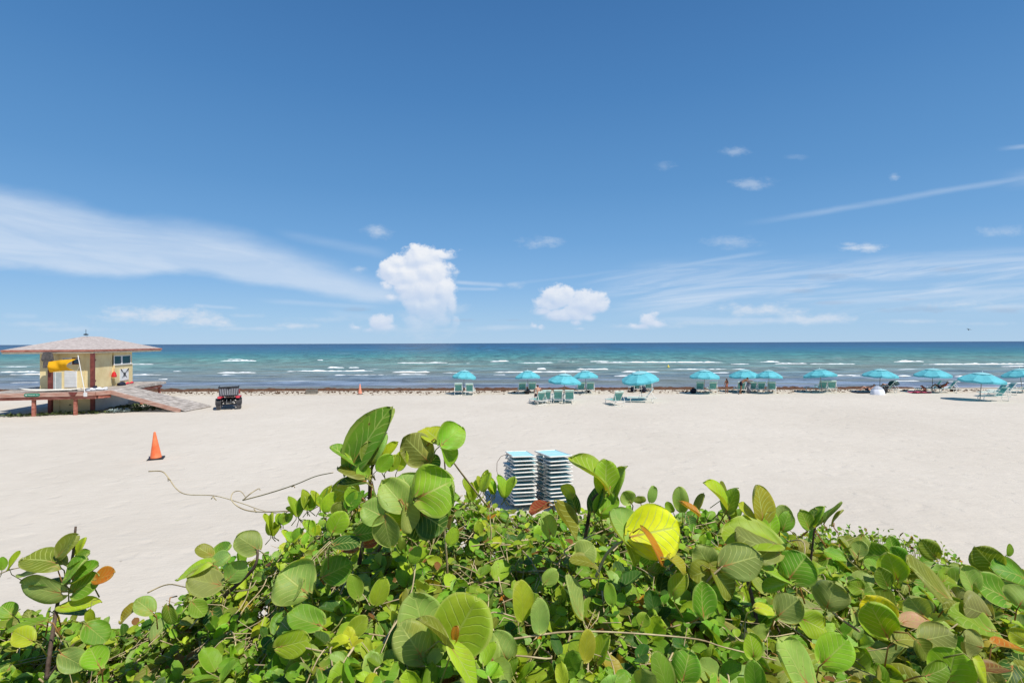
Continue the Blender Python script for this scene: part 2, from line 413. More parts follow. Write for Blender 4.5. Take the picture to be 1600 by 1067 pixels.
cw = mx(nt, mud, n_.outputs[0], (0.20, 0.21, 0.14))
foam = noise(nt, vec(nt, PX*0.09, PY*0.75, 1.0), 1.0, 7, 0.68, 0.4)
fm = foam.smooth(0.60, 0.72)*PY.smooth(52.0, 60.0)*PY.smooth(260.0, 130.0)*0.8
edge = (PY + (noise(nt, vec(nt, PX*0.2, 0.0, 0.0), 1.0, 4, 0.6)-0.5)*1.6)
fe = edge.smooth(51.1, 51.6)*edge.smooth(52.6, 51.9)*noise(nt, vec(nt, PX*0.3, PY, 1.0), 1.0, 3, .6).smooth(0.4, 0.55)*0.6
wc = noise(nt, vec(nt, PX*0.03, PY*0.06, 1.0), 1.0, 3, 0.6).smooth(0.70, 0.76)*PY.smooth(150.0, 200.0)*PY.smooth(900.0, 500.0)*0.5
fmx = fm.max(fe).max(wc)
cw = mx(nt, fmx, cw, (0.82, 0.84, 0.84))
nt.links.new(cw, b.inputs['Base Color']); b.inputs['Roughness'].default_value = 0.32; b.inputs['Specular IOR Level'].default_value = 0.10
bp = N(nt, 'ShaderNodeBump'); bp.inputs['Strength'].default_value = 0.9; bp.inputs['Distance'].default_value = 0.35
nt.links.new((chop*0.8 + chop2*1.8 + noise(nt, P, 2.5, 4, 0.6)*0.12).o, bp.inputs['Height']); nt.links.new(bp.outputs[0], b.inputs['Normal'])
ys = []; y = 49.0
while y < 240: ys.append(y); y += max(0.42, (y-49)*0.011)
ys += [260, 300, 360, 450, 600, 900, 1500, 3000, 8000, 24000]
vs = []; fs = []; NX = 260
def wave(x, y):
    a = 0.0
    k = sstep(52, 64, y)*(1-0.4*sstep(120, 220, y))
    ph = y*0.62 + 1.9*mnoise.noise(Vector((x*0.02, y*0.02, 0))) + 0.7*mnoise.noise(Vector((x*0.09, 0, 5)))
    a += 0.13*(max(0, math.sin(ph))**2.5)*k*(0.6+0.8*mnoise.noise(Vector((x*0.03, y*0.05, 9)))+0.4)
    a += 0.07*mnoise.noise(Vector((x*0.25, y*0.9, 1)))*k + 0.05*mnoise.noise(Vector((x*0.7, y*2.0, 2)))*k
    return a - 0.10
for y in ys:
    hw = y*1.15 + 30 if y < 250 else y*2.2 + 100
    for i in range(NX+1):
        x = hw*(i/NX*2-1); vs.append((x, y, wave(x, y) if y < 240 else -0.02))
for j in range(len(ys)-1):
    for i in range(NX):
        a = j*(NX+1)+i; fs.append((a, a+1, a+NX+2, a+NX+1))
g_ = MB(); g_.add(vs, fs); sea = g_.build('sea', m, smooth=True, fix=False); tag(sea, kind='structure')

# breaking crests: lumpy ridges of foam
fmat = mat('sea_foam', (0.80, 0.82, 0.82), 0.8, 0.12, 1.2, 0.5)
crests = [(0,66,581,3),(18,66,584.5,2.5),(35,265,586,3),(60,180,589,1.5),(343,400,564,3),(355,380,561.5,1.5),(247,262,592,2.5),(270,285,580,2),(340,400,582,3),(345,372,585.5,2.5),(448,592,579.8,3.4),(512,538,574.2,3),(545,562,574.2,2.5),(612,672,581.2,3),
 (518,612,586.2,3),(620,668,584.5,2),(620,700,566.8,2),(765,797,564.7,2.6),(805,867,567,2),(870,900,565,1.6),(920,952,564.7,2.6),(838,853,576,3),(770,930,580.8,3),(900,950,576.6,3),(770,790,585,1.2),
 (930,1130,566.2,3.2),(1140,1172,568.8,2),(1040,1142,577.4,3.2),(970,1030,580.6,2.4),(958,985,586.6,2.4),(1145,1166,577,2),(1188,1220,565.4,2.6),(1210,1262,568,2.4),(1265,1335,568.6,2.4),(1300,1345,586.5,2.2),
 (1395,1446,565,3.2),(1440,1640,568.8,3),(1330,1346,586.5,2.2),(1402,1422,587,2),(1490,1570,587.8,2.6),(1395,1440,595,1.8),(1480,1500,595.5,1.6),(1550,1640,598,2.4),(1100,1140,582,1.8),(1560,1640,572,2),
 (0,40,573,1.6),(100,150,571,1.4),(200,240,569,1.5),(495,505,562.6,1.6),(700,740,568,1.2),(690,740,582,1.2),(80,130,594,1.6),(20,60,597,1.2),(-120,-20,582,3),(1660,1760,567,3)]
fb = MB()
for (x0, x1, yy, th) in crests:
    c = (x0+x1)/2; Y = CAMZ*F/(yy - yh(c)); X0, X1 = (x0-800)/F*Y, (x1-800)/F*Y
    H = th/F*Y*0.62; n = max(10, int((X1-X0)/0.35)); sd_ = rnd.random()*50
    vs = []; fs = []
    for i in range(n+1):
        t = i/n; x = X0 + (X1-X0)*t
        env = min(1, 6*t, 6*(1-t))**0.6*(0.55 + 0.9*abs(mnoise.noise(Vector((x*0.3, sd_, 0)))) + 0.5*mnoise.noise(Vector((x*1.3, sd_, 4))))
        env = max(env, 0.02); yb = Y + 0.9*mnoise.noise(Vector((x*0.12, sd_, 8))) + 0.35*mnoise.noise(Vector((x*0.5, sd_, 3)))
        for q in range(7):
            a = q/6; z = math.sin(a*math.pi)**0.7*H*env; z *= 1 + 0.35*mnoise.noise(Vector((x*1.8, a*3, sd_)))
            vs.append((x, yb + (a-0.3)*H*3.2*env, z - 0.06))
    for i in range(n):
        for q in range(6): k = i*7+q; fs.append((k, k+7, k+8, k+1))
    fb.add(vs, fs)
tag(fb.build('sea_foam', fmat, smooth=True, fix=False), 'white foam of small waves breaking in lines offshore', 'foam', kind='stuff')

# seaweed wrack along the tide line
wk = mat('seaweed', (0.095, 0.045, 0.022), 0.95, 0.5, 2.2, 0.8, stretch=(1, 2, 1))
vs = []; fs = []; nx = 900; L0, L1 = -66.0, 44.0
for i in range(nx+1):
    x = L0 + (L1-L0)*i/nx; k = 1-sstep(34, 44, x)
    wd = 3.5*(0.75 + 0.45*mnoise.noise(Vector((x*0.12, 0, 1))) + 0.25*mnoise.noise(Vector((x*0.9, 0, 2))))*k
    yc = 49.9 + 0.35*mnoise.noise(Vector((x*0.08, 2, 0)))
    for q in range(9):
        a = q/8; yy = yc + (a-0.5)*wd
        z = ground_z(x, yy) - 0.03 + math.sin(a*math.pi)**0.6*(0.17 + 0.12*mnoise.noise(Vector((x*1.1, a*4, 7))) + 0.07*mnoise.noise(Vector((x*4, a*9, 7))))*k
        vs.append((x, yy, z))
for i in range(nx):
    for q in range(8): a = i*9+q; fs.append((a, a+9, a+10, a+1))
g_ = MB(); g_.add(vs, fs)
for _ in range(1000):
    x = rnd.uniform(-64, 44); y = 48.0 - abs(rnd.gauss(0, 1.1)); r = rnd.uniform(.02, .085)
    g_.blob((x, y, 0.02), (r*1.6, r, 0.05), rnd.random()*9, 0.5, 6, 3)
tag(g_.build('seaweed', wk, smooth=False, fix=False), 'brown seaweed washed up in a long band at the water line', 'seaweed', kind='stuff')
# ================================================================ lifeguard tower
TC = Vector((-27.8, 33.8, 0)); TA = R(13)
TM = Matrix.Translation(TC) @ Matrix.Rotation(TA, 4, 'Z')       # local: x along the front, y into the depth
def T(u, v, z): return TM @ Vector((u, v, z))
yellow = mat('yellow_paint', (0.76, 0.60, 0.30), 0.6, 0.08, 1.6, 0.1, c2=(0.80, 0.67, 0.37))
redp = mat('weathered_red_paint', (0.36, 0.085, 0.045), 0.7, 0.35, 3.0, 0.3, stretch=(1, 1, 5), c2=(0.52, 0.22, 0.16))
pinkp = mat('faded_pink_board', (0.50, 0.22, 0.15), 0.8, 0.3, 2.2, 0.4, stretch=(.6, .6, 5), c2=(0.56, 0.40, 0.32))
darkred = mat('dark_red_post', (0.17, 0.045, 0.035), 0.65, 0.35, 3, 0.2)
rafter = mat('cream_trim', (0.55, 0.46, 0.32), 0.7, 0.15, 3)
shingle = mat('roof_shingle', (0.40, 0.34, 0.31), 0.9, 0.18, 5, 0.4, c2=(0.52, 0.46, 0.42))
greywood = mat('grey_weathered_wood', (0.34, 0.30, 0.26), 0.85, 0.3, 2.5, 0.5, stretch=(1, 1, 1), c2=(0.52, 0.47, 0.42))
whitep = mat('white_paint', (0.74, 0.74, 0.72), 0.5, 0.06, 4)
greyblue = mat('grey_blue_panel', (0.42, 0.47, 0.47), 0.5, 0.12, 3)
glassd = mat('window_glass', (0.012, 0.035, 0.055), 0.06, 0.2, 1, spec=0.8)
blackp = mat('black_plastic', (0.014, 0.014, 0.016), 0.5, 0.3, 6)
metal_w = mat('white_metal', (0.70, 0.71, 0.69), 0.4, 0.08, 6)
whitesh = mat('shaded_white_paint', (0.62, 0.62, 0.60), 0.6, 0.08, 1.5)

tower = empty('lifeguard_tower', 'yellow wooden lifeguard hut with low hipped roof and red trimmed deck on the sand', 'lifeguard tower', TC, TA)
def tb(): return MB()
DZ_ = 1.5
# lower storage base
b_ = tb(); b_.box((-2.75, 0.75, -0.1), (-0.30, 5.5, DZ_-0.2)); base = b_.build('base_room', yellow, tower)
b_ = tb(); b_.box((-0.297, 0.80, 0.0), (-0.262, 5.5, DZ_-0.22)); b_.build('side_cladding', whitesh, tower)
for (u0, u1, z0, z1) in ((-2.1, -1.18, 0.08, 1.15), (-2.7, -2.16, 0.08, 1.15)):
    b_ = tb(); b_.box((u0, 0.715, z0), (u1, 0.748, z1)); d = b_.build('cupboard_door', yellow, tower)
    if u1 > -2: h_ = tb(); h_.cbox(((u0+u1)/2+.1, 0.70, .5), (.12, .03, .06)); h_.build('latch', blackp, d)
# wall with proper openings: front wall pieces
WZ0, WZ1 = DZ_, 3.92
wl = tb()
wl.box((-3.25, 0.70, WZ0), (-0.30, 0.80, 3.18)); wl.box((-3.25, 0.70, 3.62), (-0.30, 0.80, WZ1))
wl.box((-3.25, 0.70, 3.18), (-1.98, 0.80, 3.62)); wl.box((-1.46, 0.70, 3.18), (-1.42, 0.80, 3.62)); wl.box((-0.98, 0.70, 3.18), (-0.30, 0.80, 3.62))
wl.box((-3.25, 0.80, WZ0), (-3.15, 6.0, WZ1)); wl.box((-3.15, 5.9, WZ0), (-0.30, 6.0, WZ1))
wl.box((-0.40, 0.80, WZ0), (-0.30, 3.3, WZ1))
wl.box((-0.40, 3.3, WZ0), (-0.16, 5.9, 3.0)); wl.box((-0.40, 3.3, 3.69), (-0.20, 5.9, WZ1))
wl.box((-0.40, 5.72, 3.0), (-0.20, 5.9, 3.69))
for u in (-0.72, -2.2): wl.box((u, 0.675, WZ0), (u+.03, 0.70, WZ1))
wl.build('wall', yellow, tower)
for (u0, u1, dk_) in ((-1.98, -1.46, 0), (-1.42, -0.98, 1)):
    f = tb()
    for a, c in (((u0, .685, 3.18), (u1, .72, 3.23)), ((u0, .685, 3.57), (u1, .72, 3.62)), ((u0, .685, 3.23), (u0+.04, .72, 3.57)), ((u1-.04, .685, 3.23), (u1, .72, 3.57))): f.box(a, c)
    wn = f.build('window', whitep if not dk_ else darkred, tower)
    q = tb(); q.box((u0+.04, .74, 3.23), (u1-.04, .76, 3.57)); q.build('pane', glassd if dk_ else greyblue, wn)
# side window, two lights looking towards the sea
f = tb()
for v0, v1 in ((3.3, 3.36), (4.28, 4.40), (4.40, 4.46), (5.64, 5.72)): f.box((-.235, v0, 3.07), (-.185, v1, 3.64))
f.box((-.235, 3.3, 3.0), (-.10, 5.78, 3.07)); f.box((-.235, 3.3, 3.64), (-.185, 5.72, 3.69))
wn = f.build('window', whitep, tower)
for v0, v1 in ((3.36, 4.28), (4.46, 5.64)): q = tb(); q.box((-.225, v0, 3.07), (-.215, v1, 3.64)); q.build('pane', glassd, wn)
f = tb(); f.box((-.30, .95, DZ_+.03), (-.268, 3.18, 3.85)); d = f.build('door', yellow, tower)
for z in (DZ_+.5, 3.4): q = tb(); q.box((-.266, 1.0, z), (-.25, 1.12, z+.1)); q.build('hinge', darkred, d)
f = tb(); f.box((-2.68, .655, DZ_+.05), (-2.02, .70, 2.68)); d = f.build('sliding_panel', greyblue, tower)
q = tb(); q.box((-2.37, .645, DZ_+.05), (-2.33, .655, 2.68)); q.build('frame', whitep, d)
f = tb(); f.box((-1.86, .67, DZ_+.15), (-1.14, .70, 2.72)); d = f.build('shutter', whitep, tower)
q = tb()
for i in range(11): q.beam((-1.83, .655, DZ_+.22+i*.1), (-1.17, .655, DZ_+.22+i*.1), .02, .07)
q.build('louvres', whitep, d)
# posts through the deck
for (u, v, top) in ((0, .2, 3.93), (-2.38, .2, 3.93)):
    p = tb(); p.cbox((u, v, top/2-.1), (.2, .2, top+.2)); p.build('post', darkred, tower)
for (u, v) in ((-2.6, -1.0), (-.35, -1.0), (1.05, 4.5), (-4.9, -1.0), (-4.9, 7.2), (1.1, 7.3)):
    p = tb(); p.cbox((u, v, .60), (.17, .15, 1.4)); p.build('deck_leg', redp, tower)
# deck
poly = [(-5.3, -1.2), (0.85, -1.2), (1.35, -.45), (1.35, 7.75), (-5.3, 7.75)]
dk_ = tb(); dk_.prism(poly, DZ_-.06, DZ_-.02); dk = dk_.build('deck', greywood, tower)
pl = tb()
for i in range(52):
    v0 = -1.18 + i*.172; x1 = 1.33 if v0 > -.45 else 1.33-(-.45-v0)*.66
    pl.box((-5.28, v0, DZ_-.019), (x1, v0+.155, DZ_+.006+rnd.random()*.008))
pl.build('planks', greywood, dk)
fs_ = tb(); 
fs_.beam((-5.3, -1.23, DZ_-.13), (.86, -1.23, DZ_-.13), .05, .26); fs_.beam((.87, -1.22, DZ_-.13), (1.39, -.45, DZ_-.13), .05, .26)
fs_.build('fascia', pinkp, tower)
fs_ = tb(); fs_.beam((1.38, 2.35, DZ_-.10), (1.38, 7.8, DZ_-.10), .05, .2); fs_.beam((1.40, 7.8, DZ_-.10), (-5.3, 7.8, DZ_-.10), .05, .2); fs_.build('side_fascia', greywood, tower)
for a, c, h in (((-4.9, -1.1, DZ_-.37), (.85, -1.1, DZ_-.37), .19), ((.9, -1.05, DZ_-.37), (1.3, -.4, DZ_-.37), .19), ((-4.9, 7.3, DZ_-.33), (1.2, 7.3, DZ_-.33), .25), ((1.15, 2.6, DZ_-.37), (1.15, 7.6, DZ_-.37), .16)):
    fs_ = tb(); fs_.beam(a, c, .12, h); fs_.build('deck_beam', redp, tower)
pp = tb(); pp.prism([(-.1, 0), (.1, 0), (.24, .24), (-.24, .24)], 0, .03)
o = pp.build('dark_patch', darkred, tower); o.rotation_euler = (R(90), 0, 0); o.location = (-.35, -1.262, DZ_-.25); o.name = 'post_bracket'
# ramp (world corners converted into the tower's frame)
iv = TM.inverted()
A0, A1 = Vector((1.36, -.45, DZ_-.03)), Vector((1.36, 2.35, DZ_-.03))
B0, B1 = iv @ Vector((-21.75, 34.15, 0.02)), iv @ Vector((-21.55, 36.75, 0.02))
rr = tb(); n = 15
for i in range(n):
    a, c = (i+.05)/n, (i+.93)/n; jz = rnd.uniform(-.006, .006)
    p = [A0.lerp(B0, a), A0.lerp(B0, c), A1.lerp(B1, c), A1.lerp(B1, a)]
    up = Vector((0, 0, .04)); j = Vector((0, 0, jz))
    rr.add([x+j for x in p] + [x+up+j for x in p], [(0,1,2,3),(7,6,5,4),(0,4,5,1),(1,5,6,2),(2,6,7,3),(3,7,4,0)])
ramp = rr.build('ramp', greywood, tower)
ss = tb(); ss.beam(A0+Vector((.02, -.06, -.10)), A0.lerp(B0, .93)+Vector((0, -.06, -.06)), .07, .26)
ss.build('stringer', pinkp, ramp)
ss = tb(); ss.beam(A1+Vector((.02, .06, -.10)), A1.lerp(B1, .95)+Vector((0, .06, -.06)), .07, .22)
ss.cbox(B1+Vector((-.35, .1, .06)), (.3, .12, .1)); ss.build('stringer', greywood, ramp)
# roof
E0, E1, D0, D1, ZB, ZT = -4.95, .12, .06, 10.2, 3.91, 4.16
rf = tb(); cxr, cyr = (E0+E1)/2, (D0+D1)/2
rl = 1.1
vs = [(E0,D0,ZT),(E1,D0,ZT),(E1,D1,ZT),(E0,D1,ZT),(cxr,cyr-rl,5.10),(cxr,cyr+rl,5.10)]
vs = [(x, y, z+.004) for x, y, z in vs]
rf.add(vs, [(0,1,4),(1,2,5,4),(2,3,5),(3,0,4,5),(3,2,1,0)])
roof = rf.build('roof', shingle, tower)
fc = tb(); e = .05
for a, c in (((E0-e,D0,0),(E1+e,D0,0)), ((E1,D0+e/2,0),(E1,D1-e/2,0)), ((E1+e,D1,0),(E0-e,D1,0)), ((E0,D1-e/2,0),(E0,D0+e/2,0))):
    fc.beam((a[0], a[1], ZT-.055), (c[0], c[1], ZT-.055), e, .13)
fc.build('fascia', redp, roof)
fc = tb(); e = .03
for a, c in (((E0-e,D0+.03,0),(E1,D0+.03,0)), ((E1-.02,D0+.05,0),(E1-.02,D1,0))): fc.beam((a[0], a[1], ZT-.175), (c[0], c[1], ZT-.175), e, .10)
fc.build('trim', rafter, roof)
sf = tb(); sf.box((E0+.03, D0+.03, ZB), (E1-.03, D1-.03, ZB+.07)); sf.build('soffit', rafter, roof)
an = tb(); an.tube([(cxr, cyr-.9, 5.15), (cxr, cyr-.9, 5.60)], .015); an.lathe([(.14, 5.13), (.14, 5.2), (.02, 5.24)], (cxr, cyr-.9, .06))
an.build('vent', blackp, roof)

# street-name sign on the deck edge
sg = MB(TM); 
sgo = empty('street_name_sign', 'small green street name plate with white lettering fixed to the hut deck edge', 'sign', T(-2.55, -1.27, DZ_-.13), TA)
q = MB(); pts = []
for (cx, a0) in ((.32, -90), (-.32, 90)):
    for k in range(7): a = R(a0+k*30); pts.append((cx+.10*math.cos(a), .10*math.sin(a)))
q.prism(pts, -.015, .0); po = q.build('plate', mat('sign_green', (0.02, 0.22, 0.13), 0.4, 0.05), sgo); po.rotation_euler = (R(90), 0, 0)
cu = bpy.data.curves.new('lettering', 'FONT'); cu.body = 'Hacienda Ter'; cu.size = .105; cu.align_x = 'CENTER'; cu.align_y = 'CENTER'; cu.extrude = .003
to = bpy.data.objects.new('tmp', cu); me = bpy.data.meshes.new_from_object(to); bpy.data.objects.remove(to)
lo_ = bpy.data.objects.new('lettering', me); me.materials.append(whitep); col.objects.link(lo_); lo_.parent = sgo; lo_.rotation_euler = (R(90), 0, 0); lo_.location = (.07, -.021, 0)
q = MB(); q.add([(-.36, -.02, 0), (-.27, -.02, .05), (-.27, -.02, -.05)], [(0, 2, 1)]); q.add([(-.36, -.018, 0), (-.27, -.018, .05), (-.27, -.018, -.05)], [(0, 1, 2)]); q.build('arrow', whitep, sgo)

# warning flag
fp0, fp1 = T(.36, -1.34, DZ_-.2), T(-.14, -1.15, 3.82)
fl = empty('warning_flag', 'yellow flag blowing from a leaning white pole at the front of the hut deck', 'flag', fp0)
q = MB(); q.tube([(0, 0, 0), fp1-fp0], .024, 8); q.build('pole', whitep, fl)
q = MB(); q.cbox((0, 0, .03), (.16, .1, .25)); q.build('socket', whitep, fl)
vs = []; fs = []; nu, nv = 26, 12
top = (fp1-fp0)*.93
dl = Vector((-math.cos(TA), -math.sin(TA), 0))
for i in range(nu+1):
    a = i/nu
    for j in range(nv+1):
        c = j/nv
        z = top.z - .12 + .06 - .16*a*a - c*(.80 - .05*math.sin(a*5)) + .18*a*c
        off = math.sin(c*math.pi)*.42*(1-.25*a) * (1 + .4*math.sin(a*6+c*3)) + .05*math.sin(a*14+c*4)
        cut = .26*math.sin(c*math.pi)*(1-a)
        p = Vector((top.x, top.y, 0)) + dl*(.22 + cut + a*(1.48-cut) - .12*max(0, a-.8)*math.sin(c*3)*5) + Vector((.2, -.9, 0))*off*.9 + Vector((.12, 0, 0))
        vs.append((p.x, p.y, z))
for i in range(nu):
    for j in range(nv): k = i*(nv+1)+j; fs.append((k, k+1, k+nv+2, k+nv+1))
q = MB(); q.add(vs, fs); fo = q.build('cloth', mat('yellow_cloth', (0.80, 0.42, 0.010), 0.8, 0.06, 3, trans=0.35), fl, smooth=True, fix=False)
q = MB()
for c in (0.0, 1.0): q = MB(); q.tube([top*(.985 if c < .5 else .80) , Vector((top.x, top.y, 0))+dl*.10+Vector((0, 0, top.z-.06-c*.78))], .008, 4); q.build('lashing', whitep, fl)

# rescue board lying along the deck edge
vs = []; fs = []; n = 30
rb = empty('rescue_board', 'long white paddle rescue board lying along the front edge of the hut deck', 'board', T(-1.55, -.82, DZ_+.06), TA)
for i in range(n+1):
    t = i/n*2-1; wd = .31*max(0.02, (1-abs(t)**2.6))**.75; xc = t*1.95; roc = .10*t*t + (.06*max(0, -t-.7)*3)
    for k in range(10):
        a = 2*math.pi*k/10; vs.append((xc, wd*math.cos(a), .06+roc+.055*max(.15, (1-abs(t)**4))*math.sin(a)))
for i in range(n):
    for k in range(10): j = (k+1) % 10; fs.append((i*10+k, i*10+j, i*10+10+j, i*10+10+k))
fs += [tuple(range(9, -1, -1)), tuple(range(n*10, n*10+10))]
q = MB(); q.add(vs, fs); q.build('hull', mat('cream_fibreglass', (0.78, 0.75, 0.66), 0.3, 0.03), rb, smooth=True)
q = MB(); q.box((.9, -.02, .0), (1.2, .02, .08)); q.build('fin', blackp, rb)
# white towels / rope heap at the deck corner
q = MB()
for i, (x, y_, r_) in enumerate([(.35, -.6, .22), (.62, -.35, .26), (.9, -.2, .18), (.2, -.75, .15)]): q.blob((x, y_, DZ_+.08), (r_, r_*.8, .10), i+3, .7)
q.M = None; o = q.build('towel', mat('white_cloth', (.72, .73, .76), .9, .1, 5), None, smooth=True); o.matrix_world = TM; tag(o, 'crumpled white cloths heaped on the hut deck by the flag pole foot', 'cloth')
# dark wetsuit top hung on the corner post
ws = MB()
prof = [(-.30,-.0),( -.27,.35),(-.25,.62),(-.34,.45),(-.43,.50),(-.36,.86),(-.26,1.0),(-.1,1.04),(.1,1.04),(.26,1.0),(.36,.86),(.43,.50),(.34,.45),(.25,.62),(.27,.35),(.30,0)]
ws.prism(prof, -.05, .05); o = ws.build('hanging_shirt', mat('grey_cloth', (.075,.07,.068), .9, .35, 4, .3, c2=(.13,.115,.11)))
o.matrix_world = TM @ Matrix.Translation((-2.34, -.17, 3.0)) @ Matrix.Scale(.78, 4, (1,0,0)) @ Matrix.Rotation(R(90), 4, 'X')
tag(o, 'grey long sleeved top hanging from the roof at the left hut post', 'shirt')
# red rescue can bag, poster and floats on the side wall
o = MB(); o.lathe([(.02, .42), (.10, .34), (.17, .1), (.15, .02), (.05, 0)], n=10); o.tube([(0, 0, .4), (0, 0, .62)], .012)
o = o.build('rescue_bag', mat('red_nylon', (.55, .018, .02), .5, .2)); o.matrix_world = TM @ Matrix.Translation((-.06, 3.0, 2.15)); tag(o, 'red drop shaped rescue bag hanging on the yellow side wall of the hut', 'bag')
pe = empty('emblem_board', 'white square board with crossed oars emblem on the side wall under the hut window', 'board', T(-.155, 4.6, 1.83), TA)
q = MB(); q.box((0, -.62, 0), (.03, .62, .86)); q.build('panel', whitep, pe)
q = MB()
for s in (-1, 1):
    q.beam((.037, -.5*s, .82), (.037, .32*s, .22), .012, .05, (1, 0, 0)); q.beam((.039, -.56*s, .86), (.039, -.40*s, .72), .012, .11, (1, 0, 0))
q.tube([(.04, .13*math.cos(a), .45+.13*math.sin(a)) for a in [2*math.pi*k/14 for k in range(15)]], .022, 5)
q.beam((.04, -.03, .45), (.04, .03, .45), .02, .06)
q.build('emblem', blackp, pe)
q = MB()
for s in (0, 1): q.tube([(0, -.55+.62*s, .07), (.02, -.35+.62*s, .11), (0, -.1+.62*s, .08)], [.05, .085, .05], 8)
o = q.build('rescue_float', mat('red_foam', (.62, .05, .07), .5, .15)); o.matrix_world = TM @ Matrix.Translation((.05, 5.0, DZ_+.01)); tag(o, 'red and pink rescue floats lying on deck below the emblem board', 'float')
q = MB(); q.blob((0, 0, .1), (.22, .45, .15), 4, .5); o = q.build('duffel_bag', mat('dark_blue_cloth', (.015, .02, .04), .8, .2)); o.matrix_world = TM @ Matrix.Translation((.1, 3.7, DZ_)); tag(o, 'dark bag on the deck beside the hut door', 'bag')
q = MB(); q.blob((0, 0, .1), (.14, .2, .16), 5, .5); o = q.build('shoe_bag', mat('dark_blue_cloth', (.015, .02, .04))); o.matrix_world = TM @ Matrix.Translation((.15, .15, DZ_)); tag(o, 'small dark blue bag at the foot of the corner post on the deck', 'bag')
# plants round the tower
def ground_cover(name, spots, m, label, cat, h, n_):
    q = MB()
    for (u, v, ru, rv) in spots:
        for _ in range(int(n_*ru*rv)+8):
            a = rnd.random()*6.28; r_ = rnd.random()**.5; p = T(u+ru*r_*math.cos(a), v+rv*r_*math.sin(a), 0)
            hh = h*rnd.uniform(.4, 1.2)*(1.1-.6*r_)
            for _ in range(5):
                d = Vector((rnd.uniform(-1, 1), rnd.uniform(-1, 1), 0)); wv_ = Vector((d.y, -d.x, 0))*.07; b0 = p + d*.06 + Vector((0, 0, rnd.random()*hh*.7)); t_ = b0 + d*.13 + Vector((0, 0, hh*.45))
                q.add([b0-wv_*.3, b0.lerp(t_, .5)+wv_, t_, b0.lerp(t_, .5)-wv_], [(0, 1, 2, 3)])
    return tag(q.build(name, m, fix=False), label, cat, kind='stuff')
gc = mat('creeper_green', (.085, .13, .035), .7, .45, 2.0, c2=(.17, .21, .07))
ground_cover('ground_cover', [(-4.2, -.9, 1.5, .35), (-3.0, -.8, 1.2, .4), (-1.6, -.6, 1.6, .4), (.2, -.3, 1.4, .5), (1.9, .3, 1.3, .7), (3.1, .9, 1.3, .7), (1.4, 2.4, 1.4, 1.6), (3.6, 2.2, 1.2, .9), (4.6, .9, .5, .35)], gc, 'low green creepers growing round the feet of the hut', 'ground cover', .26, 55)
ground_cover('seaside_bush', [(1.75, -.15, .72, .35)], mat('silver_leaf', (.36, .43, .42), .7, .25, 6), 'pale silvery low plant under the side of the ramp', 'plant', .3, 260)

# ================================================================ utility vehicle
UX, UY = (355-800)/F*35.3, 35.5
uv = empty('utility_vehicle', 'small red and black beach utility vehicle with grey cargo box seen from behind', 'vehicle', (UX, UY, 0), R(27))
redm = mat('red_body_paint', (.36, .015, .022), .3, .08, 3, spec=.5); dustt = mat('dusty_rubber', (.15, .14, .135), .9, .35, 5, .4, c2=(.28, .26, .25)); greym = mat('grey_plastic', (.13, .13, .145), .55, .2, 6, .1); steel = mat('dull_steel', (.35, .34, .32), .4, .2, 6, metal=.7)
for sx in (-1, 1):
    for yy_, wd in ((0, .30), (1.95, .27)):
        q = MB(); x0 = sx*.62; h = wd/2
        q.lathe([(.14, -h), (.25, -h), (.305, -h*.7), (.315, -h*.3), (.315, h*.3), (.305, h*.7), (.25, h), (.14, h)], (x0, yy_, .31), 22, 'x')
        for k in range(22):
            a = 2*math.pi*k/22; q.cbox((x0+((k % 2)-.5)*.12, yy_+.318*math.cos(a), .31+.318*math.sin(a)), (.11, .035, .035))
        wh = q.build('wheel', dustt, uv, smooth=False)
        q = MB(); q.lathe([(.03, sx*h*.8), (.13, sx*h*.75), (.145, sx*h*1.02), (.15, sx*h*.9)], (x0, yy_, .31), 14, 'x'); q.build('rim', steel, wh)
q = MB(); q.cbox((0, 1.0, .48), (.62, 2.5, .16), .03); q.cbox((0, 1.15, .62), (1.2, .7, .14), .04)
q.beam((-.6, 0, .33), (.6, 0, .33), .08, .08); q.beam((-.6, 1.95, .33), (.6, 1.95, .33), .08, .08)
for s in (-1, 1): q.beam((s*.2, -.2, .78), (s*.45, .05, .35), .05, .05); q.beam((s*.33, -.28, .55), (s*.33, .3, .75), .06, .12)
q.build('chassis', blackp, uv)
q = MB(); q.tube([(.28, -.45, .52), (.28, -.1, .52)], .07, 10); q.tube([(-.12, -.3, .7), (-.14, -.34, .42), (.14, -.34, .42), (.12, -.3, .7)], .022, 6); q.build('tow_bar', steel, uv)
for s in (-1, 1):
    q = MB(); pts = []
    for k in range(9):
        a = R(10+160*k/8); pts.append((.46*math.cos(a), .31+.46*math.sin(a)))
    vs = [(s*.45+.0, y_, z) for y_, z in pts] + [(s*.80, y_, z) for y_, z in pts]; vs += [(x, y_, z-.035) for x, y_, z in vs]
    fs = []
    for k in range(8): fs += [(k, k+1, 10+k, 9+k), (18+k, 27+k, 28+k, 19+k), (k, 18+k, 19+k, k+1), (9+k, 10+k, 28+k, 27+k)]
    fs += [(0, 9, 27, 18), (8, 26, 35, 17)]
    q.add(vs, fs); f_ = q.build('fender', blackp, uv)
    q = MB(); q.cbox((s*.54, -.34, .86), (.30, .14, .13), .04); q.build('rear_panel', redm, f_)
    q = MB(); q.cbox((s*.56, -.428, .84), (.2, .02, .09)); q.build('tail_light', mat('tail_light_red', (.7, .06, .09), .2, .05, spec=.6), f_)
    q = MB(); q.cbox((s*.55, 2.0, .70), (.4, .8, .10), .04); q.build('front_fender', redm, uv)
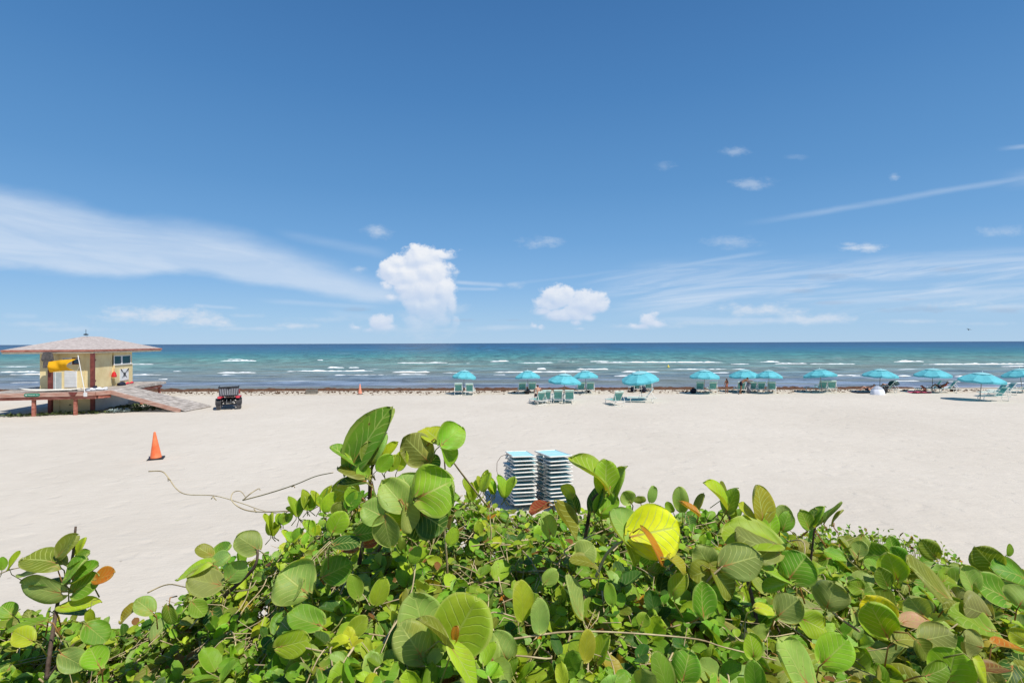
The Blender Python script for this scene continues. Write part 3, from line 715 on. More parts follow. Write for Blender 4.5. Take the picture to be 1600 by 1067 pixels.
# cargo box
q = MB(); Z0, Z1 = 1.0, 1.5
q.box((-.58, -.28, .95), (.58, .85, 1.0))
q.add([(-.52, -.30, Z0), (.52, -.30, Z0), (.60, -.36, Z1), (-.60, -.36, Z1), (-.52, -.26, Z0), (.52, -.26, Z0), (.60, -.32, Z1), (-.60, -.32, Z1)], [(0,1,2,3),(7,6,5,4),(0,4,5,1),(1,5,6,2),(2,6,7,3),(3,7,4,0)])
for s in (-1, 1): q.beam((s*.57, -.30, 1.25), (s*.57, .85, 1.25), .04, .5)
q.beam((-.57, .85, 1.25), (.57, .85, 1.25), .04, .5)
bx_ = q.build('cargo_box', greym, uv)
q = MB()
for k in range(8):
    x = -.46+k*.131; q.beam((x, -.325, Z0+.02), (x*1.13, -.375, Z1-.06), .05, .035, (0, 1, 0))
q.build('ribs', mat('worn_grey_plastic', (.30, .30, .32), .6, .2, 5), bx_)
q = MB(); q.tube([(-.62, -.38, 1.53), (.62, -.38, 1.56)], .045, 8); q.cbox((0, -.39, 1.46), (.2, .03, .06)); q.tube([(-.6, -.36, 1.54), (-.6, .85, 1.54)], .04, 8); q.tube([(.6, -.36, 1.54), (.6, .85, 1.54)], .04, 8); q.build('top_rail', blackp, bx_)
q = MB(); q.cbox((0, 1.15, .86), (1.0, .5, .14), .05); q.cbox((0, .93, 1.05), (1.0, .12, .35), .05); q.build('seat', blackp, uv)
q = MB(); q.cbox((0, 2.05, .78), (.7, .75, .22), .08); q.cbox((0, 1.7, .92), (.6, .12, .2), .04); q.build('hood', redm, uv); q = MB(); q.cbox((.62, .75, 1.12), (.06, .5, .3), .02); q.build('side_guard', redm, uv)
q = MB(); q.tube([(-.3, 1.62, .9), (-.3, 1.48, 1.08)], .02); q.tube([(-.3+.17*math.cos(a), 1.47+.07*math.sin(a), 1.1+.15*math.sin(a)) for a in [2*math.pi*k/12 for k in range(13)]], .016, 5); q.build('steering_wheel', blackp, uv)

# ================================================================ traffic cones
orange = mat('cone_orange', (.80, .145, .045), .55, .10, 3, c2=(.84, .24, .10)); faded = mat('faded_cone_orange', (.80, .30, .19), .6, .1, 3)
def cone(px, py, hh, label, m, lean, br=.02):
    p = ground_at(px, py); c = empty('traffic_cone', label, 'traffic cone', p, .5); 
    q = MB(); k = hh/1.0
    q.lathe([(.19*k, .045), (.185*k, .06), (.035*k, .985*hh), (.03*k, hh), (.018*k, hh), (.02*k, hh-.04)], n=20); o = q.build('cone_body', m, c, smooth=True); 
    q = MB(); q.cbox((0, 0, .022), (.52*k, .52*k, .045), .02); q.build('base', blackp, c)
    c.rotation_euler = (0, R(lean), .45); return c
cone(243.5, 716.5, 1.06, 'tall orange traffic cone on a black square base, standing alone on the near sand', orange, -2.5)
cone(562.3, 615.8, .92, 'faded pinkish traffic cone at the seaweed line, far left of the umbrellas', faded, 0)
# weathered crate near the tide line
p = ground_at(487, 615.3); q = MB()
for k in range(4): q.beam((-.45, -.2+.0, .05+k*.1), (.45, -.2, .05+k*.1), .03, .07); q.beam((-.45, .2, .05+k*.1), (.45, .2, .05+k*.1), .03, .07)
for s in (-1, 1):
    for k in range(3): q.beam((s*.47, -.2, .08+k*.14), (s*.47, .2, .08+k*.14), .03, .08)
q.box((-.45, -.2, 0), (.45, .2, .04)); o = q.build('crate', mat('drift_grey', (.22, .20, .17), .9, .3, 4)); o.location = p; o.rotation_euler = (R(4), 0, .1); tag(o, 'small grey slatted crate by the seaweed line, left of the far traffic cone', 'crate')
# ================================================================ beach loungers
framem = mat('lounger_frame', (.78, .77, .70), .4, .06, 6); teal = mat('teal_mesh', (.17, .47, .42), .75, .14, 9, trans=.15)
tealband = mat('pale_headrest', (.50, .66, .58), .8, .12, 6); teal_top = mat('turquoise_mesh', (.36, .66, .70), .7, .10, 4)
def lounger_mesh():
    c = empty('beach_lounger', 'tmp', 'lounger')
    q = MB(); W_ = .31; hy = -.15; by, bz = hy-.48, .36+.66
    for s in (-1, 1):
        q.tube([(s*W_, 1.22, .34), (s*W_, .6, .36), (s*W_, hy, .36)], .024, 6)
        q.tube([(s*W_, hy, .36), (s*W_, by, bz)], .024, 6)
        q.tube([(s*W_, by+.13, bz-.2), (s*(W_+.03), hy-.62, .37), (s*W_, hy-.5, .30)], .016, 5)
    q.tube([(-W_, 1.22, .34), (W_, 1.22, .34)], .024, 6); q.tube([(-W_, by, bz), (W_, by, bz)], .026, 6)
    q.tube([(-W_, hy, .35), (W_, hy, .35)], .02, 6)
    for s in (-1, 1): q.tube([(s*W_, hy, .36), (s*W_, hy-.72, .34)], .022, 6)
    q.tube([(-W_, hy-.72, .34), (W_, hy-.72, .34)], .02, 6)
    q.build('frame', framem, c)
    for yy in (.95, -.62):
        q = MB(); q.tube([(-W_, yy, .35), (-W_-.03, yy+.06, .16), (-W_-.01, yy, .02), (W_+.01, yy, .02), (W_+.03, yy+.06, .16), (W_, yy, .35)], .022, 6); q.build('leg', framem, c)
    for s in (-1, 1):
        q = MB(); q.tube([(s*(W_+.03), .35, .36), (s*(W_+.06), .32, .56), (s*(W_+.06), -.1, .58), (s*(W_+.03), -.3, .54)], .02, 6); q.build('armrest', framem, c)
    q = MB()
    for k in range(11):
        y0 = hy+.02+k*.121; q.box((-W_+.015, y0, .345), (W_-.015, y0+.112, .357))
    q.build('seat_sling', teal, c)
    q = MB(); d = Vector((0, by-hy, bz-.36)); L = d.length; d.normalize(); nn = Vector((0, -d.z, d.y))
    for k in range(6):
        a, b2 = .04+k*.115, .04+k*.115+.105
        q.add([Vector((x, hy, .36))+d*t+nn*o_ for o_ in (-.008, .006) for x, t in ((-W_+.015, a), (W_-.015, a), (W_-.015, b2), (-W_+.015, b2))], [(3,2,1,0),(4,5,6,7),(0,1,5,4),(1,2,6,5),(2,3,7,6),(3,0,4,7)])
    q.build('back_sling', teal, c)
    q = MB(); q.add([Vector((x, hy, .36))+d*t+nn*o_ for o_ in (-.035, .04) for x, t in ((-W_-.01, L-.12), (W_+.01, L-.12), (W_+.01, L+.03), (-W_-.01, L+.03))], [(3,2,1,0),(4,5,6,7),(0,1,5,4),(1,2,6,5),(2,3,7,6),(3,0,4,7)])
    q.build('headrest', tealband, c)
    return c
LP = lounger_mesh(); used = [False]
GL = 'turquoise beach loungers set out under the umbrellas'
def lounger(px, py, yaw, label, s=1.0, group=GL):
    o = LP if not used[0] else dup(LP); used[0] = True
    o.location = ground_at(px, py) + Vector((0, .7*math.cos(R(yaw)), 0)); o.rotation_euler = (0, 0, R(yaw)); o.scale = (s, s, s)
    o['label'] = label; o['group'] = group; return o
specs = [
 (715, 617.8, 4, 'left lounger of the pair under the leftmost beach umbrella'),
 (733.5, 618.4, -3, 'right lounger of the pair under the leftmost beach umbrella'),
 (815.5, 615.6, 3, 'left lounger of the pair under the second umbrella from the left'),
 (832, 615.3, -3, 'right lounger of the pair under the second umbrella from the left'),
 (853, 632, 6, 'left one of three loungers in front of the shirtless man, next to him'),
 (872, 631.5, 0, 'middle lounger of the row of three beside the shirtless man'),
 (891, 632, -6, 'right end lounger of the row of three beside the shirtless man'),
 (908, 615.4, 3, 'left lounger of the pair behind the row of three'),
 (923.5, 615.2, -4, 'right lounger of the pair behind the row of three'),
 (964.5, 635, 14, 'lone lounger standing out on open sand, left of the large tilted umbrella'),
 (995.5, 613.5, 5, 'left lounger right under the large tilted umbrella with dark bag beside'),
 (1014.5, 613, -5, 'right lounger right under the large tilted umbrella, blue towel on it'),
 (1097, 614.8, -14, 'left lounger of the pair left of the standing girl'),
 (1117, 614.8, -10, 'right lounger of the pair, nearest to the standing girl'),
 (1161.5, 615, -10, 'lounger just in front of the bending man'),
 (1179, 614.6, -8, 'second lounger to the right of the bending man, beside the grey towel'),
 (1192.5, 614.8, -8, 'third lounger to the right of the bending man, its frame touching the second'),
 (1211, 614.8, -28, 'rightmost lounger of the row of four by the bending man, turned aside'),
 (1290, 613.2, -14, 'left lounger under the dark-sided umbrella'),
 (1305, 613, -22, 'right lounger under the dark-sided umbrella'),
]
for a in specs: lounger(*a)
def lounger_xy(px, Y, yaw, label):
    o = dup(LP); o.location = ((px-800)/F*Y, Y, 0); o.rotation_euler = (0, 0, R(yaw)); o['label'] = label; o['group'] = GL; return o
lounger_xy(1006, 38.6, 76, 'lounger seen from its side, foot to the left, behind the lone one on open sand')
lounger_xy(1279, 46.5, 60, 'low lounger turned sideways at the left of the dark-sided umbrella')
lounger_xy(1386, 45.6, 40, 'lounger to the right of the white beach shelter')
lounger_xy(1456, 45.4, 62, 'lounger beside the woman with the pink towel')
lounger_xy(1479, 45.2, 66, 'lounger right of the person in red')
lounger_xy(1556, 38.9, 78, 'nearest side-on lounger under the large right umbrella')
lounger_xy(1556, 41.9, 78, 'side-on lounger directly behind the nearest one under the large right umbrella')
lounger_xy(1570, 43.0, 76, 'third and farthest side-on lounger under the large right umbrella')
lounger_xy(1597, 44.4, 70, 'lounger cut by the right edge of the photo, below the last umbrella')

# ---- stacked loungers near the hedge
def flat_lounger():
    c = empty('stacked_lounger', 'tmp', 'lounger')
    q = MB(); W_ = .31; L = 1.45
    for s in (-1, 1): q.tube([(s*W_, 0, 0), (s*W_, .08, .0), (s*W_, L*.5, .0), (s*W_, L, .0)], .02, 6)
    q.tube([(-W_, 0, 0), (W_, 0, 0)], .02, 6); q.tube([(-W_, L, 0), (W_, L, 0)], .02, 6); q.tube([(-W_, L*.55, -.01), (W_, L*.55, -.01)], .016, 6)
    q.build('frame', framem, c)
    for yy in (.55, L-.25):
        q = MB(); q.tube([(-W_, yy, -.01), (-W_-.06, yy-.12, -.045), (-W_+.05, yy-.15, -.052), (W_-.05, yy-.15, -.052), (W_+.06, yy-.12, -.045), (W_, yy, -.01)], .017, 6); q.build('leg', framem, c)
    q = MB(); q.box((-W_+.012, .03, -.004), (W_-.012, L*.54, .004)); q.box((-W_+.012, L*.56, -.004), (W_-.012, L-.02, .004)); q.build('sling', teal_top, c)
    return c
stackm = mat('stack_frame', (.68, .67, .61), .5, .12, 6)
FP = flat_lounger()
for c_ in FP.children:
    if not c_.name.startswith('sling'): c_.data.materials[0] = stackm; firstf = True
ordn = ['top', 'second', 'third', 'fourth', 'fifth', 'sixth', 'seventh', 'eighth', 'ninth', 'tenth', 'eleventh', 'twelfth', 'lowest']
for si, (px, side, yaw) in enumerate(((820, 'left', 10), (876.5, 'right', 15))):
    X = (px-800)/F*13.7; n = 13
    for k in range(n):
        o = FP if firstf else dup(FP); firstf = False
        z = 1.44 - .013*si*0 - k*.105
        o.location = (X + rnd.uniform(-.03, .03), 13.7 + rnd.uniform(-.05, .05), z+.02)
        o.rotation_euler = (R(-6+rnd.uniform(-.5, .5)), R(rnd.uniform(-.7, .7)), R(yaw + rnd.uniform(-2, 2)))
        nm = ordn[k] if k in (0, 12) else ordn[k]+' from top'
        o['label'] = f'flat white framed lounger, {nm}, in the {side} stack behind the hedge'; o['group'] = 'loungers stacked flat in two piles'
q = MB(); q.tube([at(x, y_, 13.5) for x, y_ in ((784, 765), (779, 750), (775.5, 735), (776, 722), (782, 713), (791, 709), (799, 711))], .008, 5)
o = q.build('wire_loop', mat('rusty_wire', (.22, .17, .13), .7, .2)); tag(o, 'thin bent wire loop sticking up at the left side of the lounger stacks', 'wire')

# ================================================================ umbrellas
canv = mat('turquoise_canvas', (.15, .56, .635), .75, .10, 2.5, trans=.30); canv2 = mat('bleached_canvas', (.30, .62, .66), .8, .08, 3, trans=.2)
polem = mat('umbrella_pole', (.33, .27, .24), .5, .1, 5)
RB = 1.25; HT = 2.05; DR = .52
def dome(r): return HT - DR*(r/RB)**1.7
def umbrella_mesh():
    c = empty('beach_umbrella', 'tmp', 'umbrella')
    q = MB(); q.tube([(0, 0, -.3), (0, 0, HT+.06)], .024, 8); q.build('pole', polem, c)
    q = MB(); q.tube([(0, 0, HT+.05), (0, 0, HT+.13)], [.03, .012], 8); q.build('finial', whitep, c)
    vs = []; fs = []; ng, sub, nr = 8, 4, 6; M_ = ng*sub
    rr_ = [0.06, .32, .55, .78, 1.0, RB]
    for i, r in enumerate(rr_):
        for k in range(M_):
            a = 2*math.pi*(k/M_) + .2; u = (k % sub)/sub; sag = math.sin(u*math.pi)
            rad = r*(1-.055*sag*(r/RB)); vs.append((rad*math.cos(a), rad*math.sin(a), dome(r) - .07*sag*(r/RB) + .05*(r/RB)**3*mnoise.noise(Vector((math.cos(a)*1.5, math.sin(a)*1.5, 3)))))
    for i in range(len(rr_)-1):
        for k in range(M_): j = (k+1) % M_; fs.append((i*M_+k, i*M_+j, (i+1)*M_+j, (i+1)*M_+k))
    fs.append(tuple(range(M_-1, -1, -1)))
    q = MB(); q.add(vs, fs); cn = q.build('canopy', canv, c, fix=False)
    vs = []; fs = []
    for z0 in (0, 1):
        for k in range(M_):
            a = 2*math.pi*(k/M_) + .2; u = (k % sub)/sub; sag = math.sin(u*math.pi); rad = RB*(1-.055*sag)+.004; fp_ = .05*mnoise.noise(Vector((math.cos(a)*1.5, math.sin(a)*1.5, 3)))
            vs.append((rad*math.cos(a)*(1+.02*z0*mnoise.noise(Vector((k*.7, 2, 2)))), rad*math.sin(a)*(1+.01*z0), dome(RB)-.07*sag + fp_ - z0*(.16-.04*sag+.04*mnoise.noise(Vector((k*.9, 0, 0))))))
    for k in range(M_): j = (k+1) % M_; fs.append((k, j, M_+j, M_+k))
    q = MB(); q.add(vs, fs); q.build('valance', canv, cn, fix=False)
    vs = []; fs = []
    for i, r in enumerate((.03, .26, .50)):
        for k in range(16):
            a = 2*math.pi*k/16 + .2; vs.append((r*math.cos(a), r*math.sin(a), dome(r)+.035))
    for i in range(2):
        for k in range(16): j = (k+1) % 16; fs.append((i*16+k, i*16+j, i*16+16+j, i*16+16+k))
    q = MB(); q.add(vs, fs); q.build('vent_cap', canv2, cn, fix=False)
    for k in range(8):
        a = 2*math.pi*k/8 + .2; q = MB(); q.tube([(r*math.cos(a), r*math.sin(a), dome(r)-.025) for r in (.03, .5, .9, RB*.99)], .008, 4); q.build('rib', steel, c)
    return c
UP = umbrella_mesh()
# px centre, half width px, base y, tilt sideways, tilt towards viewer, label
um = [
 (723, 19.5, 615.5, 5, 0, 'leftmost beach umbrella with its right side drooping, over two loungers'),
 (825, 19.8, 615, -1, -3, 'second beach umbrella from the left, over two loungers'),
 (880, 25.5, 626, 3, 3, 'turquoise umbrella over the row of three loungers beside the shirtless man'),
 (915.5, 20.5, 614.5, -2, -3, 'turquoise umbrella behind and right of the one shading the row of three'),
 (1003, 29.5, 624, -8, 6, 'largest turquoise umbrella tilted to the left, in the middle of the photo'),
 (1100, 24.3, 615, 1, 1, 'turquoise umbrella just left of the standing girl'),
 (1164, 25.5, 612.5, -2, 1, 'turquoise umbrella over the bending man'),
 (1201, 21.5, 615, 2, -3, 'turquoise umbrella overlapping the right edge of the one over the bending man'),
 (1284, 27.5, 613.5, 0, -7, 'umbrella with darker shaded front standing alone over two loungers'),
 (1373.5, 28.5, 613, 2, 2, 'turquoise umbrella above the white beach shelter'),
 (1456, 31.5, 613, 0, 2, 'turquoise umbrella over the woman with the pink towel'),
 (1530.5, 39.5, 625, 1, 4, 'near large turquoise umbrella at the right casting a long dark shadow'),
 (1597, 30.5, 612.5, -4, -3, 'turquoise umbrella cut by the right edge of the photo'),
]
for i, (px, hw, py, tx_, ty_, lb) in enumerate(um):
    o = UP if i == 0 else dup(UP)
    p = ground_at(px, py); a = (px-800)/F; s = hw*p.y/F/math.sqrt(1+a*a*.9)/(RB*.99)
    o.location = p; sz = {12: 1.0, 4: 1.08}.get(i, 1.0)
    o.scale = (s*rnd.uniform(.97, 1.03), s, sz*(1.0 if s < 1.1 else 1.02)*rnd.uniform(.98, 1.02)); o.rotation_euler = (R(ty_), R(tx_), R(rnd.uniform(-20, 20)) if abs(ty_) < 2.5 else R(8*(i % 3)))
    o['label'] = lb; o['group'] = 'turquoise beach umbrellas in a row by the sea'

# ================================================================ people
def mk_skin(name, P, E, parent=None, m=None, sub=2):
    names = list(P); idx = {n: i for i, n in enumerate(names)}
    me = bpy.data.meshes.new(name); me.from_pydata([P[n][0] for n in names], [(idx[a], idx[b]) for a, b in E], [])
    o = bpy.data.objects.new(name, me); col.objects.link(o)
    md = o.modifiers.new('skin', 'SKIN'); md.use_smooth_shade = True
    sv = me.skin_vertices[0].data if len(me.skin_vertices) else None
    for n in names:
        r = P[n][1]; r = r if isinstance(r, tuple) else (r, r)
        sv[idx[n]].radius = r; sv[idx[n]].use_root = False
    sv[0].use_root = True
    ms = o.modifiers.new('sub', 'SUBSURF'); ms.levels = sub; ms.render_levels = sub
    me.materials.append(m)
    # bake the modifiers into a plain mesh
    dg = bpy.context.evaluated_depsgraph_get(); ev = o.evaluated_get(dg)
    nm = bpy.data.meshes.new_from_object(ev); o.modifiers.clear(); o.data = nm
    nm.polygons.foreach_set('use_smooth', [True]*len(nm.polygons))
    if parent: o.parent = parent
    return o
def person(label, J, loc, rz, skinm, hairm, clothes, hair='short', k=1.0):
    """J: joints in metres for a 1.7 m figure, local +y is the way the body faces"""
    V = {n: Vector(v) for n, v in J.items()}
    P = {'pelvis': (V['pelvis'], (.145, .105)), 'waist': (V['pelvis'].lerp(V['chest'], .5), (.12, .09)), 'chest': (V['chest'], (.155, .105)), 'neckb': (V['chest'].lerp(V['neck'], .75), (.075, .06)),
         'neck': (V['neck'], .052), 'head': (V['head'], (.078, .092)), 'crown': (V['head']+(V['head']-V['neck']).normalized()*.09, .066)}
    E = [('pelvis', 'waist'), ('waist', 'chest'), ('chest', 'neckb'), ('neckb', 'neck'), ('neck', 'head'), ('head', 'crown')]
    fwd = Vector(J.get('face', (0, 1, 0))).normalized(); up = (V['head']-V['neck']).normalized(); side = fwd.cross(up).normalized()
    P['nose'] = (V['head']+fwd*.105-up*.01, .013); E.append(('head', 'nose'))
    P['chin'] = (V['head']+fwd*.06-up*.085, .03); E.append(('head', 'chin'))
    for s, t in ((-1, 'l'), (1, 'r')): P['ear'+t] = (V['head']+side*s*.088, .014); E.append(('head', 'ear'+t))
    for s in 'LR':
        P['sh'+s] = (V['sh'+s], .058); P['el'+s] = (V['el'+s], .038); P['ha'+s] = (V['ha'+s], .026)
        E += [('chest', 'sh'+s), ('sh'+s, 'el'+s), ('el'+s, 'ha'+s)]
        d = (V['ha'+s]-V['el'+s]).normalized(); a = d.cross(Vector((0, 0, 1)))
        if a.length < .3: a = d.cross(Vector((0, 1, 0)))
        a.normalize(); c = d.cross(a)
        pm = V['ha'+s]+d*.055; P['pa'+s] = (pm, (.033, .018)); E.append(('ha'+s, 'pa'+s))
        for i, (o_, ln) in enumerate(((-.03, .065), (-.011, .078), (.010, .072), (.029, .055))):
            b0 = pm+a*o_+d*.035; P[f'f{i}{s}'] = (b0, .009); P[f'g{i}{s}'] = (b0+d*ln*.6+c*.006, .008); P[f'h{i}{s}'] = (b0+d*ln+c*.02, .007)
            E += [('pa'+s, f'f{i}{s}'), (f'f{i}{s}', f'g{i}{s}'), (f'g{i}{s}', f'h{i}{s}')]
        tb_ = pm-a*.045-d*.02; P['t'+s] = (tb_, .010); P['u'+s] = (tb_-a*.02+d*.045, .008); E += [('pa'+s, 't'+s), ('t'+s, 'u'+s)]
        P['hip'+s] = (V['hip'+s], .088); P['kn'+s] = (V['kn'+s], .055); P['an'+s] = (V['an'+s], .036); P['to'+s] = (V['to'+s], (.035, .025))
        P['th'+s] = (V['hip'+s].lerp(V['kn'+s], .35), .082); P['ca'+s] = (V['kn'+s].lerp(V['an'+s], .3), .054)
        E += [('pelvis', 'hip'+s), ('hip'+s, 'th'+s), ('th'+s, 'kn'+s), ('kn'+s, 'ca'+s), ('ca'+s, 'an'+s), ('an'+s, 'to'+s)]
    body = mk_skin('person', P, E, None, skinm)
    body.location = loc; body.rotation_euler = (0, 0, R(rz)); body.scale = (k, k, k); tag(body, label, 'person')
    hd = V['head']
    HP = {'a': (hd+up*.06-fwd*.02, .098), 'b': (hd-fwd*.035-up*.01, .088), 'c': (hd-fwd*.055-up*.07, .06)}; HE = [('a', 'b'), ('b', 'c')]
    if hair == 'long':
        HP['d'] = (V['neck']-fwd*.09-up*.02, (.09, .05)); HP['e'] = (V['chest']-fwd*.13+up*.06, (.10, .035)); HP['f'] = (V['chest']-fwd*.14-up*.10, (.05, .02)); HE += [('c', 'd'), ('d', 'e'), ('e', 'f')]
    mk_skin('hair', HP, HE, body, hairm)
    for nm, js, m_, ex in clothes:
        CP = {}; CE = []
        if nm in ('shorts', 'bikini_bottom'):
            f_ = .62 if nm == 'shorts' else .08
            CP['p'] = (V['pelvis'].lerp(V['chest'], .12), (.150+ex, .112+ex))
            CP['q'] = (V['pelvis'], (.152+ex, .112+ex)); CE.append(('p', 'q'))
            for s in 'LR':
                CP['h'+s] = (V['hip'+s], .094+ex); CP['k'+s] = (V['hip'+s].lerp(V['kn'+s], f_), (.088 if nm == 'shorts' else .086)+ex); CE += [('q', 'h'+s), ('h'+s, 'k'+s)]
        elif nm == 'bikini_top':
            CP['p'] = (V['chest'].lerp(V['pelvis'], .14), (.150+ex, .112+ex)); CP['q'] = (V['chest'].lerp(V['pelvis'], -.02), (.160+ex, .112+ex)); CE.append(('p', 'q'))
        elif nm == 'shirt':
            CP['p'] = (V['pelvis'].lerp(V['chest'], .1), (.155+ex, .12+ex)); CP['w'] = (V['pelvis'].lerp(V['chest'], .5), (.135+ex, .105+ex)); CP['q'] = (V['chest'], (.165+ex, .118+ex)); CE += [('p', 'w'), ('w', 'q')]
            for s in 'LR': CP['s'+s] = (V['sh'+s], .07+ex); CP['e'+s] = (V['sh'+s].lerp(V['el'+s], .6), .055+ex); CE += [('q', 's'+s), ('s'+s, 'e'+s)]
        mk_skin(nm, CP, CE, body, m_)
    return body
skinA = mat('fair_skin', (.52, .27, .18), .55, .08, 5); skinB = mat('tanned_skin', (.30, .135, .075), .5, .1, 5); skinC = mat('brown_skin', (.22, .105, .055), .5, .1, 5)
hairD = mat('dark_hair', (.018, .011, .008), .6, .3, 20); hairB = mat('brown_hair', (.05, .022, .012), .6, .3, 20)
pink = mat('pink_cloth', (.55, .07, .14), .7, .1); navy = mat('navy_cloth', (.012, .015, .03), .8, .15); redc = mat('dark_red_cloth', (.30, .02, .02), .8, .1)
stand = dict(pelvis=(0, 0, .93), chest=(0, -.01, 1.28), neck=(0, 0, 1.46), head=(0, .02, 1.57), shL=(-.16, 0, 1.40), shR=(.16, 0, 1.40), elL=(-.24, .02, 1.13), elR=(.25, .03, 1.13), haL=(-.22, .12, .90), haR=(.26, .12, .91),
     hipL=(-.09, 0, .88), hipR=(.09, 0, .88), knL=(-.10, .03, .48), knR=(.11, 0, .48), anL=(-.10, 0, .08), anR=(.13, -.02, .08), toL=(-.12, .15, .03), toR=(.16, .13, .03))
sit = dict(pelvis=(0, 0, .50), chest=(0, .10, .84), neck=(0, .20, 1.0), head=(0, .27, 1.10), shL=(-.18, .12, .95), shR=(.18, .12, .95), elL=(-.24, .28, .72), elR=(.24, .28, .72), haL=(-.12, .50, .62), haR=(.12, .50, .62),
     hipL=(-.10, .03, .47), hipR=(.10, .03, .47), knL=(-.14, .46, .52), knR=(.14, .46, .52), anL=(-.13, .50, .09), anR=(.13, .50, .09), toL=(-.14, .66, .04), toR=(.14, .66, .04))
bend = dict(pelvis=(0, 0, .95), chest=(0, .33, 1.13), neck=(0, .50, 1.21), head=(0, .61, 1.26), face=(0, .6, -.8), shL=(-.17, .42, 1.13), shR=(.17, .42, 1.13), elL=(-.2, .66, 1.02), elR=(.2, .70, 1.10), haL=(-.16, .88, .92), haR=(.14, .98, 1.06),
     hipL=(-.09, 0, .90), hipR=(.09, 0, .90), knL=(-.10, .10, .49), knR=(.11, -.08, .49), anL=(-.10, .02, .08), anR=(.12, -.22, .09), toL=(-.11, .18, .03), toR=(.13, -.06, .03))
lie = dict(pelvis=(0, 0, .50), chest=(0, -.28, .70), neck=(0, -.42, .84), head=(0, -.50, .93), face=(0, .8, .4), shL=(-.17, -.38, .78), shR=(.17, -.38, .78), elL=(-.27, -.12, .66), elR=(.27, -.12, .66), haL=(-.12, .10, .74), haR=(.12, .10, .74),
     hipL=(-.09, .04, .49), hipR=(.09, .04, .49), knL=(-.11, .40, .80), knR=(.11, .34, .74), anL=(-.11, .68, .46), anR=(.11, .66, .44), toL=(-.12, .82, .50), toR=(.12, .80, .48))
p = ground_at(1135, 614.6); person('girl with long dark hair in a pink bikini standing alone on the sand', stand, p, 20, skinB, hairB, [('bikini_bottom', 0, pink, .004), ('bikini_top', 0, pink, .004)], 'long', .80)
p = Vector(((1157.5-800)/F*44.7, 44.7, 0)); person('bare backed man bending over with one arm reaching right under an umbrella', bend, p, -80, skinC, hairD, [('shorts', 0, navy, .006)], 'short', 1.05)
p = ground_at(841.5, 629.5); p.y += .3; person('shirtless man sitting on a lounger edge with his back to the camera', sit, p, 12, skinA, hairB, [('shorts', 0, navy, .006)], 'short', 1.12)
lounger(842, 633.5, 22, 'lounger the shirtless man sits on, mostly hidden by him and the row of three', .95)
p = ground_at(1356, 614); p.z = -.22; person('person reclining on a dark blue towel with knees raised, left of the white beach shelter', lie, p, 82, skinA, hairD, [('shorts', 0, navy, .004)], 'short', 1.0)
p = ground_at(1446, 614); p.z = -.40
woman = dict(sit); woman.update(head=(0, .33, 1.06), neck=(0, .24, .98)); person('woman with long brown hair sitting on a pink towel leaning forward', woman, p, 75, skinB, hairB, [('bikini_top', 0, navy, .004), ('bikini_bottom', 0, navy, .004)], 'long', .95)
p = Vector(((1469-800)/F*44.9, 44.9, -.02)); person('person in a dark red top reclining on a lounger between two green ones', lie, p, 66, skinC, hairD, [('shirt', 0, redc, .004), ('shorts', 0, navy, .006)], 'short', 1.0)
p = Vector(((1388-800)/F*46.2, 46.2, -.05)); person('person in dark clothes lying back on the lounger beside the white beach shelter', lie, p, 45, skinA, hairD, [('shirt', 0, navy, .004), ('shorts', 0, navy, .006)], 'short', .95)

# small belongings
def cloth(name, px, py, sx, sy, m_, label, z=.03, rz=0, cat='towel', h=.05):
    p = ground_at(px, py); vs = []; fs = []; n = 10; s0 = rnd.random()*20
    for i in range(n+1):
        for j in range(n+1):
            x, y_ = (i/n-.5)*sx, (j/n-.5)*sy; vs.append((x, y_, z + h*(.5+mnoise.noise(Vector((x*3, y_*3, s0)))) ))
    for i in range(n):
        for j in range(n): k = i*(n+1)+j; fs.append((k, k+n+1, k+n+2, k+1))
    b0 = len(vs); vs += [(x, y_, max(0.0, zz-.03)) for x, y_, zz in vs[:]]
    fs += [tuple(b0+v for v in reversed(f)) for f in fs[:]]
    q = MB(); q.add(vs, fs); o = q.build(name, m_, smooth=True, fix=False); o.location = p; o.rotation_euler = (0, 0, R(rz)); return tag(o, label, cat)
cloth('towel', 1351, 613.5, 2.0, 1.1, navy, 'dark blue towel under the reclining person with raised knees')
cloth('towel', 1436, 614, 1.5, .9, pink, 'pink and purple towel spread beside the seated woman', h=.14)
cloth('towel', 1015, 610.5, .5, .5, mat('blue_cloth', (.03, .14, .26), .8, .1), 'blue towel lying on the lounger under the large tilted umbrella', z=.42)
def bag(px, py, r_, m_, label, z=0):
    p = ground_at(px, py); q = MB(); q.blob((0, 0, r_*.85), (r_, r_*.7, r_*.9), px % 7, .45, 12, 8); q.tube([(-r_*.5, 0, r_*1.5), (-r_*.2, 0, r_*2.1), (r_*.2, 0, r_*2.1), (r_*.5, 0, r_*1.5)], r_*.08, 5)
    o = q.build('beach_bag', m_, smooth=True); o.location = p + Vector((0, 0, z)); return tag(o, label, 'bag')
bag(823.5, 615.5, .26, blackp, 'black beach bag at the pole of the second umbrella from the left')
bag(917.5, 613.8, .24, blackp, 'dark bag between the pair of loungers behind the row of three')
bag(1004.5, 613.2, .3, navy, 'dark bag standing between the two loungers under the large tilted umbrella')
bag(989.5, 612.5, .3, navy, 'dark blue bag at the left of the loungers under the large tilted umbrella')
bag(1083, 614.5, .26, navy, 'dark blue bag on the sand left of the pair of loungers near the girl')
bag(1381.5, 614.5, .3, blackp, 'black bag at the right edge of the white beach shelter')
bag(1488.5, 611.5, .25, blackp, 'black bag behind the head of the lounger right of the person in red')
